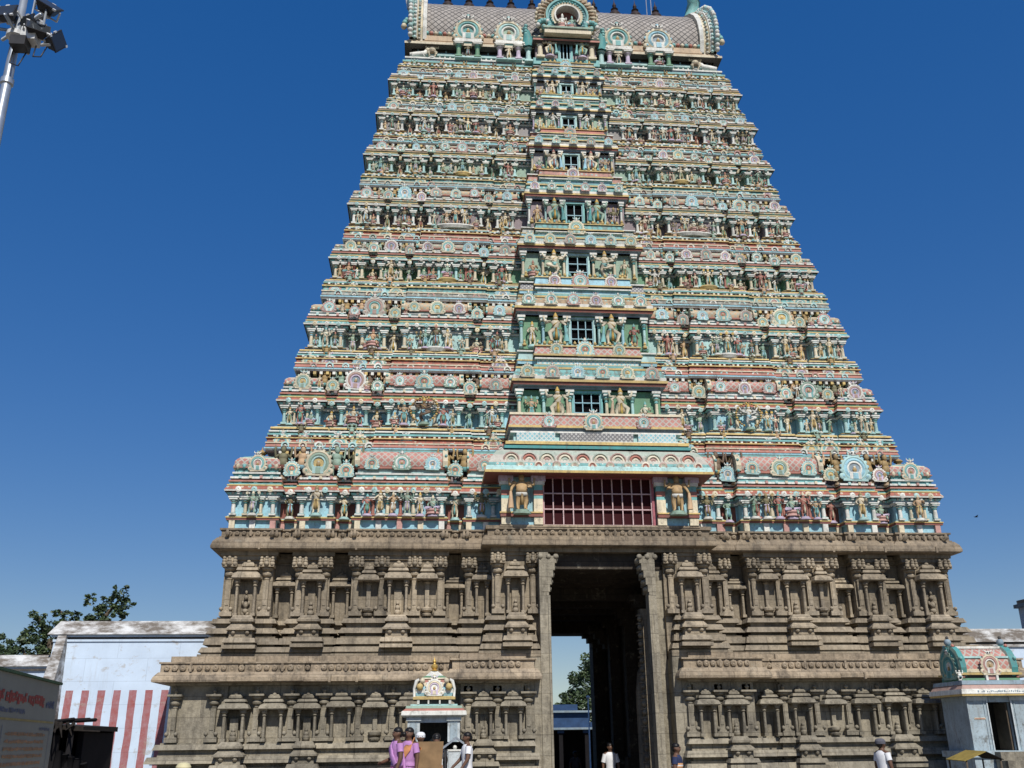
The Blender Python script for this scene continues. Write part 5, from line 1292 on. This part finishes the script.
lb.box(-.28, .28, -.09, -.055, -.21, .21, 'lampblack'); lb.box(-.28, -.2, -.095, -.05, .17, .225, 'lampwhite'); lb.box(.2, .28, -.095, -.05, -.225, -.17, 'lampwhite'); lb.box(-.05, .05, -.095, -.05, .2, .24, 'lampwhite'); lb.box(-.1, .1, .16, .26, -.08, .08, 'lampwhite')
for x in (-.31, .31): lb.box(x - .012, x + .012, -.03, .2, -.03, .03, 'lampwhite')
lb.box(-.32, .32, .2, .23, -.03, .03, 'lampwhite')
lm_ = lb.mesh('floodlight'); gl = MB(); gl.quad((-.25, -.093, -.18), (.25, -.093, -.18), (.25, -.093, .18), (-.25, -.093, .18), 'lampglass'); gm = gl.mesh('glass')
for (x, y, z, rx, ry, rz) in ((.50, -.15, 13.52, -.75, .45, .25), (.70, -.1, 12.86, .1, -.95, 1.25), (.42, -.2, 13.0, -.5, .0, .5), (.24, -.1, 13.18, .3, .2, -.6), (-.16, -.15, 13.35, -.3, 0, -.2), (-.52, -.1, 12.95, -.6, .2, -.7), (-.5, .0, 13.4, -.5, 0, -.9), (.1, .3, 13.5, -.3, 0, 2.6)):
    f = link('floodlight', lm_, t, (x, y, z), (.68, .68, .68), rz, rx, ry); link('glass', gm, f)

# ------------------------------------------------------------------ notice board and dark stall at lower left
P0 = Vector((-8.09, -19.0, 0)); P1 = Vector((-7.80, -21.4, 0)); e = (P1 - P0).normalized(); nrm = Vector((-e.y, e.x, 0))
if nrm.x < 0: nrm = -nrm
t = tag(empty('notice_board', P0), 'large grey notice board printed in red and orange with green top edge', 'notice board')
def bq(b, s0, s1, z0, z1, off, k):
    p = lambda s, z: tuple(e * s + nrm * off + Vector((0, 0, z)))
    b.add([p(s0, z0), p(s1, z0), p(s1, z1), p(s0, z1)], [(0, 1, 2, 3)], k)
b = MB(); w0 = e * 0; L = 2.9; zt = 1.90; z0 = .35
vs = [tuple(e * s + nrm * o + Vector((0, 0, z))) for z in (z0, zt) for s, o in ((0, 0), (L, 0), (L, -.04), (0, -.04))]
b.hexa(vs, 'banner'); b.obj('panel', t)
b = MB(); vs = [tuple(e * s + nrm * o + Vector((0, 0, z))) for z in (zt + .001, zt + .02) for s, o in ((-.02, .02), (L, .02), (L, -.06), (-.02, -.06))]; b.hexa(vs, 'bannergreen'); b.obj('top_rail', t)
for s in (.05, 1.4, 2.8):
    b = MB(); p = e * s - nrm * .08; b.tube([(p.x, p.y, GZ), (p.x, p.y, zt)], .03, 'bark', 7); b.obj('post', t)
b = MB(); rr = random.Random(3)
def glyphs(s0, s1, z, h, k, wmin=.25, wmax=.8, gap=.2, off=.004):
    s = s1
    while s > s0:
        w = h * rr.uniform(wmin, wmax)
        if s - w < s0: break
        y0 = z + h * rr.choice((0, 0, .12, .25)); y1 = z + h * rr.choice((1, 1, .85, .7))
        bq(b, s - w, s, y0, y1, off, k)
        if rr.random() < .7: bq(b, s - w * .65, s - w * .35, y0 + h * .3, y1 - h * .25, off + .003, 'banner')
        s -= w + h * gap * rr.uniform(.6, 1.5)
        if rr.random() < .14: s -= h * .5
glyphs(.42, 2.8, 1.70, .085, 'inkred', .5, 1.2, .08); glyphs(.10, .38, 1.70, .06, 'inkblue')
glyphs(1.0, 2.8, 1.635, .035, 'inkblue'); bq(b, .05, 2.85, 1.585, 1.60, .004, 'inkochre')
for q in range(7): glyphs(.28, 1.45, 1.48 - .052 * q, .026, 'inkorange', .4, 1.6); glyphs(1.65, 2.8, 1.48 - .052 * q, .026, 'inkorange', .4, 1.6)
for s_ in (.14, 1.55): bq(b, s_, s_ + .01, .85, 1.55, .004, 'inkblue')
glyphs(.16, .5, 1.525, .025, 'inkblue'); glyphs(.2, .55, 1.05, .03, 'inkblue'); glyphs(.7, 1.1, 1.05, .03, 'inkblue')
bq(b, .05, 2.85, .93, .99, .004, 'inkochre')
for q in range(3): glyphs(.1, 2.8, .86 - .07 * q, .04, 'inkorange')
b.obj('lettering', t)

t = tag(empty('thatched_stall', (-10.2, -13.2, GZ)), 'dark ragged thatched stall behind the notice board', 'stall')
b = MB(); rr = random.Random(9)
b.hexa([(-2.2, -.5, 1.98), (.62, -.4, 1.86), (.5, 1.6, 1.86), (-2.2, 1.6, 1.98), (-2.2, -.5, 2.08), (.62, -.4, 1.91), (.5, 1.6, 1.93), (-2.2, 1.6, 2.12)], 'thatch')
for j in range(90):
    x = rr.uniform(-2.2, .58); z = 2.08 - (x + 2.2) * .05
    b.tube([(x, -.42, z), (x + rr.uniform(-.05, .15), -.58 - rr.uniform(0, .1), z - rr.uniform(.05, .2))], [.03, .006], 'thatch', 4)
for j in range(5): x = rr.uniform(-2, .2); b.tube([(x, -.3, 2.08 - (x + 2.2) * .05), (x + rr.uniform(.2, .5), rr.uniform(-.3, .6), 2.13 - (x + 2.2) * .05)], .025, 'thatch', 4)
b.tube([(.5, -.4, 1.86), (.86, -.45, 1.84)], .012, 'thatch', 5); b.obj('roof', t)
b = MB(); b.box(-2.1, .48, 1.4, 1.5, 0, 1.9, 'shadeblack'); b.box(-2.1, -2.0, -.3, 1.4, 0, 1.9, 'shadeblack'); b.box(.40, .48, .1, 1.4, 0, 1.84, 'shadeblack'); b.box(-2.0, .30, -.36, -.30, 0, 1.80, 'shadeblack'); b.obj('wall', t)
for x, y in ((-2.05, -.35), (.45, -.35)): b = MB(); b.tube([(0, 0, 0), (0, 0, 1.86)], .04, 'shadeblack', 6); b.obj('post', t, (x, y, 0))
b = MB()
for j in range(9):
    x = .34 + .042 * j; b.tube([(x, -.38 + .05 * (j % 2), 1.60 - .02 * j), (x + .01, -.42 + .06 * (j % 3), 1.2), (x + .015, -.38, .55 + .03 * (j % 3))], [.05, .07, .06], 'shadeblack', 6)
b.tube([(.74, -.4, 1.25), (.76, -.45, .95)], [.02, .05], 'inkred', 6); b.obj('hanging_cloth', t)

# ------------------------------------------------------------------ trees and far house
def leaf_clump(b, c, r, n, k, rr, size):
    for q in range(n):
        while True:
            p = Vector((rr.uniform(-1, 1), rr.uniform(-1, 1), rr.uniform(-1, 1)))
            if p.length < 1: break
        p = Vector(c) + Vector((p.x * r, p.y * r, p.z * r * .75))
        a = Vector((rr.gauss(0, 1), rr.gauss(0, 1), rr.gauss(0, .6))).normalized(); u = a.cross(Vector((rr.gauss(0, 1), rr.gauss(0, 1), rr.gauss(0, 1)))).normalized()
        s = size * rr.uniform(.6, 1.3)
        b.add([p - a * s, p + u * s * .45, p + a * s, p - u * s * .45], [(0, 1, 2, 3)], k)
def tree(name, label, loc, limbs, clumps, seed, group=None, size=.14, dens=130, trunk=(0, 0, 0)):
    rr = random.Random(seed); t = tag(empty(name, loc), label, 'tree', group)
    b = MB()
    for pts, r0, r1 in limbs:
        n = len(pts); b.tube(pts, [r0 + (r1 - r0) * i / (n - 1) for i in range(n)], 'bark', 7)
    b.obj('trunk', t)
    b = MB()
    for (c, r) in clumps:
        leaf_clump(b, c, r * 1.1, int(dens * r ** 1.6 * 1.5), 'leafdark' if rr.random() < .6 else 'leafmid', rr, size)
        for q in range(8):
            d = Vector((rr.uniform(-1, 1), rr.uniform(-1, 1), rr.uniform(-.8, 1))).normalized() * r * rr.uniform(.8, 1.5)
            leaf_clump(b, Vector(c) + d, r * rr.uniform(.3, .5), int(dens * .32 * r), 'leafmid' if rr.random() < .5 else 'leafdark', rr, size)
    b.obj('crown', t)
# spreading tree behind the left wall; base at (-21,18)
tree('spreading_tree', 'open branched dark green tree rising behind the striped wall', (-21.2, 18, GZ),
     [([(0, 0, 0), (.1, 0, 2.5), (-.1, 0, 4.6), (-.5, 0, 6.2)], .35, .12), ([(0, 0, 3.5), (.8, .1, 5.6), (1.6, .1, 7.0), (2.3, .1, 8.0)], .2, .05), ([(-.1, 0, 4.6), (.3, 0, 6.2), (-.2, 0, 7.4)], .12, .04), ([(1.1, .1, 6.2), (2.0, -.1, 6.6), (2.6, 0, 7.1)], .09, .03), ([(0, 0, 3), (-1.2, .2, 4.8), (-1.7, .2, 5.8)], .16, .05), ([(0, 0, 5), (-.9, .2, 6.4), (-1.2, .2, 7.2)], .1, .03)],
     [((2.35, 0, 8.15), .34), ((1.75, .1, 7.75), .30), ((1.0, 0, 7.85), .22), ((1.6, .2, 7.15), .40), ((2.3, -.1, 7.3), .30), ((1.9, 0, 6.5), .42), ((.9, 0, 6.65), .40), ((.1, 0, 6.9), .34), ((-.4, 0, 7.35), .16), ((-1.05, .1, 6.9), .42), ((-.4, .1, 6.0), .5), ((.4, 0, 5.8), .5), ((1.2, .1, 5.7), .5), ((-1.2, .2, 5.7), .60), ((-.2, 0, 5.2), .6), ((.8, 0, 5.0), .6), ((.5, 0, 6.2), .45), ((-1.5, 0, 6.4), .35), ((1.3, 0, 6.2), .45), ((-.8, .1, 6.6), .35), ((2.6, 0, 7.7), .3), ((-1.7, 0, 5.2), .5), ((.4, 0, 7.1), .22), ((-.2, 0, 6.75), .28), ((1.2, 0, 7.0), .24)], 11, size=.095, dens=260)
tree('spreading_tree', 'low dense tree at the left edge above the lower wall', (-23.6, 17, GZ),
     [([(0, 0, 0), (0, 0, 2.5), (.2, 0, 4.2)], .3, .12), ([(0, 0, 2.6), (-.8, 0, 4.5)], .14, .05)],
     [((.6, 0, 5.7), .45), ((.3, 0, 5.0), .8), ((-.8, 0, 5.2), .8), ((1.2, 0, 4.7), .65), ((-1.8, 0, 4.8), .9)], 12, size=.10, dens=330)
tree('distant_tree', 'leafy tree seen through the dark gateway', (5.9, 40, GZ),
     [([(0, 0, 0), (0, 0, 2.4), (.2, 0, 4.4)], .3, .1), ([(0, 0, 2.4), (-1, 0, 4.2)], .12, .04), ([(0, 0, 2.8), (1, 0, 4.6)], .12, .04)],
     [((0, 0, 5.2), 1.0), ((-.8, 0, 4.3), .8), ((.6, 0, 6.2), .9), ((1.0, 0, 4.4), 1.1), ((-1.5, 0, 3.6), .6), ((.2, 0, 3.6), 1.0), ((1.8, 0, 5.6), 1.0)], 13, size=.15, dens=260)
t = tag(empty('roofed_pavilion', (4.0, 35, GZ)), 'open pavilion with a blue roof seen through the dark gateway', 'pavilion')
b = MB(); b.box(-2.6, 2.6, 3, 4, 0, 2.3, 'shadeblack'); b.box(-2.6, -2.4, 0, 3, 0, 2.3, 'shadeblack'); b.box(2.4, 2.6, 0, 3, 0, 2.3, 'shadeblack'); b.obj('wall', t)  # near-black walls put the deep shade under the roof into colour
b = MB(); b.box(-2.9, 2.9, -.9, 4.2, 2.3, 2.42, 'bluegrey'); b.box(-2.5, 1.2, -.2, 4, 2.42, 3.3, 'housblue'); b.box(-2.7, 1.4, -.5, 4.1, 3.3, 3.42, 'bluegrey'); b.box(1.4, 2.6, .4, 4, 2.42, 2.75, 'housblue'); b.box(-2.3, .6, .2, 3.8, 3.42, 3.8, 'housblue'); b.obj('roof', t)
for x in (-2.3, -.6, 1.0, 2.3): b = MB(); b.box(-.12, .12, -.6, -.36, 0, 2.3, 'shadeblack'); b.box(-.2, .2, -.66, -.3, 2.1, 2.295, 'housblue'); b.obj('pillar', t, (x, 0, 0))
t = tag(empty('lamp_post', (3.64, 25, GZ)), 'thin white lamp post beyond the gateway', 'lamp post')
b = MB(); b.tube([(0, 0, 0), (0, 0, 3.7)], .035, 'lampwhite', 8); b.ball((0, 0, 3.8), .10, 'lampwhite', 8); b.obj('pole', t)

t = tag(empty('bird', (13.7, 3.0, 8.42)), 'small dark bird gliding in the sky right of the tower', 'bird')
b = MB(); b.tube([(-.16, 0, 0), (-.05, 0, .02), (.08, 0, .02), (.17, 0, .03)], [.012, .045, .04, .012], 'shadeblack', 7); b.obj('body', t)
for sgn in (-1, 1):
    b = MB(); b.hexa([(-.07, 0, .02), (.05, 0, .02), (.02, sgn * .3, .10), (-.05, sgn * .3, .10), (-.07, 0, .03), (.05, 0, .03), (.02, sgn * .3, .105), (-.05, sgn * .3, .105)], 'shadeblack'); b.obj('wing', t)
t.scale = (.45, .45, .45)

# ------------------------------------------------------------------ people
def person(loc, rz, label, H=1.65, arms=None, legs=None, lean=(0, 0), head=(0, 0), outfit=None, hair='short', torso='p_white', group=None):
    root = tag(empty('person', loc, rz), label, 'person')
    A = arms or {-1: ((-.145, .0, .64), (-.15, -.03, .49)), 1: ((.145, .0, .64), (.15, -.03, .49))}
    Lg = legs or {-1: ((-.052, -.01, .27), (-.055, .01, .04)), 1: ((.052, -.01, .27), (.055, .01, .04))}
    lx, ly = lean
    def up(z): f = max(0, (z - .5) / .35); return Vector((lx * f, ly * f, 0))
    V = []; E = []; Rd = []
    def node(p, r, parent=None):
        V.append(Vector(p) * H); Rd.append(r * H); i = len(V) - 1
        if parent is not None: E.append((parent, i))
        return i
    pel = node((0, 0, .51), .070); wa = node(Vector((0, 0, .60)) + up(.6), .062, pel); ch = node(Vector((0, 0, .73)) + up(.73), .072, wa)
    nb = node(Vector((0, .005, .815)) + up(.815), .040, ch); nk = node(Vector((0, .0, .855)) + up(.85), .031, nb)
    hx, hy = head; hv = up(.9)
    jaw = node(Vector((hx * .5, -.012 + hy * .5, .885)) + hv, .042, nk); md = node(Vector((hx, -.006 + hy, .932)) + hv, .058, jaw); tp = node(Vector((hx, .004 + hy, .968)) + hv, .046, md)
    node(Vector((hx, -.070 + hy, .916)) + hv, .011, md)                                   # nose
    for s in (-1, 1): node(Vector((hx + s * .062, .004 + hy, .925)) + hv, .010, md)       # ears
    for s in (-1, 1):
        sh = node(Vector((s * .105, .0, .805)) + up(.8), .040, nb); el = node(Vector(A[s][0]) + up(.65) * .6, .028, sh); wr = node(Vector(A[s][1]), .018, el)
        d = (Vector(A[s][1]) - Vector(A[s][0])).normalized(); side = d.cross(Vector((0, 1, 0)));
        side = side.normalized() if side.length > .1 else Vector((1, 0, 0))
        pa = node(Vector(A[s][1]) + d * .04, .019, wr)
        for q in range(4):
            o = side * (q - 1.5) * .0125; k1 = node(Vector(A[s][1]) + d * (.07 + .004 * (q in (1, 2))) + o, .0062, pa); node(Vector(A[s][1]) + d * (.092 + .006 * (q in (1, 2))) + o + Vector((0, -.010, 0)), .0052, k1)
        th = node(Vector(A[s][1]) + d * .045 + side * s * .026 + Vector((0, -.012, 0)), .0068, wr); node(Vector(A[s][1]) + d * .068 + side * s * .03 + Vector((0, -.02, 0)), .0056, th)
    for s in (-1, 1):
        hp = node((s * .048, 0, .485), .058, pel); kn = node(Lg[s][0], .038, hp); an = node(Lg[s][1], .024, kn); f = Vector(Lg[s][1])
        node((f.x, f.y + .015, f.z - .018), .020, an); node((f.x * 1.1, f.y - .075, max(.016, f.z - .022)), .018, an)
    me = bpy.data.meshes.new('body'); me.from_pydata(V, E, []); me.materials.append(M('p_skin'))
    o = link('body', me, root)
    sk = o.modifiers.new('Skin', 'SKIN'); sk.use_smooth_shade = True
    for i, r in enumerate(Rd): me.skin_vertices[0].data[i].radius = (r, r * (1.0 if i > 3 else .85))
    me.skin_vertices[0].data[0].use_root = True
    ss = o.modifiers.new('Subdivision', 'SUBSURF'); ss.levels = 2; ss.render_levels = 2
    hc = (Vector((hx, hy, .93)) + hv) * H
    def part(nm, b): return b.obj(nm, root)
    b = MB()
    for s in (-1, 1): b.ball((hc.x + s * .024 * H, hc.y - .055 * H, hc.z + .006 * H), .0085 * H, 'p_eye', 6)
    part('eyes', b)
    b = MB()
    if hair in ('short', 'braid', 'bun'):
        b.ball((hc.x, hc.y + .006 * H, hc.z + .022 * H), .062 * H, 'p_hair', 12, sz=.86)
        b.ball((hc.x, hc.y + .030 * H, hc.z - .008 * H), .048 * H, 'p_hair', 10)
        if hair == 'braid': b.tube([(hc.x, hc.y + .07 * H, hc.z - .01 * H), (hc.x + .02, hc.y + .085 * H, hc.z - .12 * H), (hc.x + .03, hc.y + .09 * H, hc.z - .34 * H)], [.03 * H, .026 * H, .010 * H], 'p_hair', 8)
        if hair == 'bun': b.ball((hc.x, hc.y + .085 * H, hc.z - .015 * H), .034 * H, 'p_hair', 8)
        part('hair', b)
    elif hair.startswith('cap_'):
        k = hair[4:]; b.lathe((hc.x, hc.y + .008 * H, hc.z), [(.066 * H, -.005 * H), (.068 * H, .03 * H), (.055 * H, .056 * H), (.03 * H, .068 * H), (0, .07 * H)], 14, k, ry=1.12); part('cap', b)
        h2 = MB(); h2.ball((hc.x, hc.y + .024 * H, hc.z - .004 * H), .055 * H, 'p_hair', 10); part('hair', h2)
    # clothes
    def shirt(k, z0=.44, sleeve=.55, band=None):
        b = MB(); R_ = lambda z, rx, ry: ((up(z).x) * H, (up(z).y) * H, z * H, rx * H, ry * H)
        rings = [R_(z0, .100, .078), R_(.52, .098, .076), R_(.60, .092, .072), R_(.70, .108, .080), R_(.77, .122, .078), R_(.81, .112, .064), R_(.838, .055, .045)]
        b.rings(rings, k, cap=False)
        if band: b.rings([R_(.665, .1065, .0815), R_(.725, .1165, .0835)], band[0], cap=False); b.rings([R_(.685, .111, .084), R_(.70, .1135, .0845)], band[1], cap=False)
        for s in (-1, 1):
            sh = (Vector((s * .098, 0, .80)) + up(.8)) * H; el = (Vector(A[s][0]) + up(.65) * .6) * H
            b.tube([sh, sh.lerp(el, sleeve * .5), sh.lerp(el, sleeve)], [.048 * H, .044 * H, .043 * H], k, 10, cap=False)
        part('shirt', b)
    def trousers(k, to=1.0):
        b = MB(); b.rings([(0, 0, .44 * H, .098 * H, .074 * H), (0, 0, .50 * H, .094 * H, .074 * H), (0, 0, .565 * H, .088 * H, .07 * H)], k)
        for s in (-1, 1):
            hp = Vector((s * .05, 0, .48)) * H; kn = Vector(Lg[s][0]) * H; an = Vector(Lg[s][1]) * H
            pts = [hp, hp.lerp(kn, .5), kn]; rd = [.066 * H, .058 * H, .050 * H]
            if to > .5: pts += [kn.lerp(an, .5), kn.lerp(an, .92)]; rd += [.044 * H, .042 * H]
            b.tube(pts, rd, k, 10)
        part('trousers', b)
    def skirt(k, z0=.03, flare=.13, name='sari'):
        b = MB(); n = 22
        prof = [(z0, flare), (.2, flare * .93), (.35, .108), (.47, .102), (.58, .086)]
        vs = []; fs = []
        for (z, r) in prof:
            for j in range(n):
                a = 2 * PI * j / n; rr_ = r * (1 + .06 * math.sin(a * 6) * (1 - z / .6)); vs.append((rr_ * math.cos(a) * H, .82 * rr_ * math.sin(a) * H, z * H))
        for i in range(len(prof) - 1):
            for j in range(n): fs.append((i * n + j, i * n + (j + 1) % n, (i + 1) * n + (j + 1) % n, (i + 1) * n + j))
        b.add(vs, fs, k, True); part(name, b)
    def drape(k, s=1):
        b = MB()
        b.tube([Vector(p) * H for p in ((-s * .09, -.05, .56), (-s * .04, -.085, .66), (s * .05, -.075, .76), (s * .095, -.01, .835), (s * .09, .075, .76), (s * .05, .095, .58), (s * .03, .11, .36), (s * .02, .115, .22))], [.05 * H, .055 * H, .05 * H, .05 * H, .06 * H, .07 * H, .075 * H, .07 * H], k, 10, flat=.35)
        part('sari_drape', b)
    outfit(shirt, trousers, skirt, drape)
    return root
LEFT = -PI / 2; RIGHT = PI / 2
walk = {-1: ((-.052, -.07, .27), (-.055, -.05, .04)), 1: ((.052, -.0, .27), (.055, .12, .05))}
def o1(sh, tr, sk, dr): sk('p_magenta'); sh('p_lilac', .56, .6); dr('p_lilac', -1)
person((-5.50, -6.5, .05), LEFT + .35, 'woman in magenta and lilac sari standing at left of the shrine', 1.66, outfit=o1, hair='bun', arms={-1: ((-.15, .0, .64), (-.10, -.13, .60)), 1: ((.145, .0, .64), (.14, -.06, .49))})
def o2(sh, tr, sk, dr): sk('p_lilac'); sh('p_lilac', .54, .7); dr('p_orange', 1)
person((-5.27, -5.95, .05), LEFT + .9, 'woman with long braid in lilac sari with an orange drape over her shoulder', 1.66, outfit=o2, hair='braid')
def o3(sh, tr, sk, dr): sh('p_white', .44, .6); sk('p_white', .10, .115, 'dhoti')
person((-4.01, -5.5, .05), LEFT + .2, 'man in white shirt and dhoti right of the small white shrine', 1.56, outfit=o3, arms={-1: ((-.15, -.05, .65), (-.14, -.16, .55)), 1: ((.15, -.03, .64), (.15, -.12, .52))})
def o4(sh, tr, sk, dr): sh('p_white', .44, .9); tr('p_brown', .4)
person((.62, 2.6, GZ), 0, 'man in white shirt and short brown trousers standing inside the gateway', 1.58, outfit=o4)
def o5(sh, tr, sk, dr): sh('p_navy', .44, .6, ('p_stripe', 'p_white')); tr('p_grey')
person((.88, -4.5, GZ), RIGHT - .5, 'man in navy shirt with orange chest stripe by the gateway', 1.58, outfit=o5, legs=walk)
def o6(sh, tr, sk, dr): sh('p_white', .42, .6); tr('p_grey')
person((5.58, -5.0, GZ), RIGHT + .3, 'man in long white shirt and dark cap walking along right wall', 1.63, outfit=o6, hair='cap_p_grey', legs=walk)
def o7(sh, tr, sk, dr): sh('p_grey', .44, .6); tr('p_grey')
person((-5.03, -4.7, .05), 0, 'man in white cap behind the plywood board', 1.58, outfit=o7, hair='cap_p_white')
def o8(sh, tr, sk, dr): sh('p_white', .44, .6); tr('p_brown')
person((-4.66, -4.55, .05), PI, 'person in white shirt bending over behind the plywood board', 1.55, outfit=o8, lean=(0, -.26), head=(0, -.09), arms={-1: ((-.15, -.26, .62), (-.12, -.30, .48)), 1: ((.15, -.26, .62), (.12, -.30, .48))})
def o9(sh, tr, sk, dr): sh('p_cream', .44, .6); tr('p_grey')
person((-8.1, -14.0, GZ), .6, 'short person in a round cream cap at the lower left', 1.44, outfit=o9, hair='cap_p_cream')
def o10(sh, tr, sk, dr): sh('p_grey', .44, .6); tr('p_grey')
person((.44, 8.6, GZ), 0, 'shadowy person at the far end of the gateway', 1.3, outfit=o10)

# ------------------------------------------------------------------ sky, sun, camera
SUN_EL, SUN_AZ = 46.0, 9.0          # azimuth measured from the camera's back towards the right
w = bpy.data.worlds.new('World'); SC.world = w; w.use_nodes = True
nt = w.node_tree; bg = nt.nodes['Background']
sky = nt.nodes.new('ShaderNodeTexSky'); sky.sky_type = 'NISHITA'; sky.sun_disc = False
d = Vector((math.sin(R(SUN_AZ)) * math.cos(R(SUN_EL)), -math.cos(R(SUN_AZ)) * math.cos(R(SUN_EL)), math.sin(R(SUN_EL))))
sky.sun_elevation = R(SUN_EL); sky.sun_rotation = math.atan2(d.x, d.y)
sky.altitude = 150; sky.air_density = 1.0; sky.dust_density = .25; sky.ozone_density = 4.0
hs = nt.nodes.new('ShaderNodeHueSaturation'); hs.inputs['Hue'].default_value = .519; hs.inputs['Saturation'].default_value = 1.95; hs.inputs['Value'].default_value = 1.30
gm_ = nt.nodes.new('ShaderNodeGamma'); gm_.inputs['Gamma'].default_value = .52
nt.links.new(sky.outputs[0], gm_.inputs['Color']); nt.links.new(gm_.outputs[0], hs.inputs['Color']); nt.links.new(hs.outputs[0], bg.inputs['Color']); bg.inputs['Strength'].default_value = .15
sl = bpy.data.lights.new('sun', 'SUN'); sl.energy = 4.5; sl.angle = R(.53); sl.color = (1, .95, .87)
so = bpy.data.objects.new('sun', sl); COL.objects.link(so); so.rotation_euler = (-d).to_track_quat('-Z', 'Y').to_euler(); so.location = (0, -40, 60)

f, pitch, yaw, roll = 964.17, .355154, .0893948, -.0117108
cy, sy = math.cos(yaw), math.sin(yaw)
fw = Vector((sy * math.cos(pitch), cy * math.cos(pitch), math.sin(pitch))); rt = Vector((cy, -sy, 0)); upv = rt.cross(fw)
r2 = rt * math.cos(roll) + upv * math.sin(roll); u2 = -rt * math.sin(roll) + upv * math.cos(roll)
cd = bpy.data.cameras.new('camera'); co = bpy.data.objects.new('camera', cd); COL.objects.link(co)
co.matrix_world = Matrix(((r2.x, u2.x, -fw.x, -4.95), (r2.y, u2.y, -fw.y, -28.0), (r2.z, u2.z, -fw.z, 1.40), (0, 0, 0, 1)))
cd.sensor_width = 36; cd.lens = f / 1024 * 36; cd.clip_start = .1; cd.clip_end = 5000
SC.camera = co
SC.view_settings.view_transform = 'Standard'; SC.view_settings.look = 'None'; SC.view_settings.exposure = 0; SC.view_settings.gamma = 1
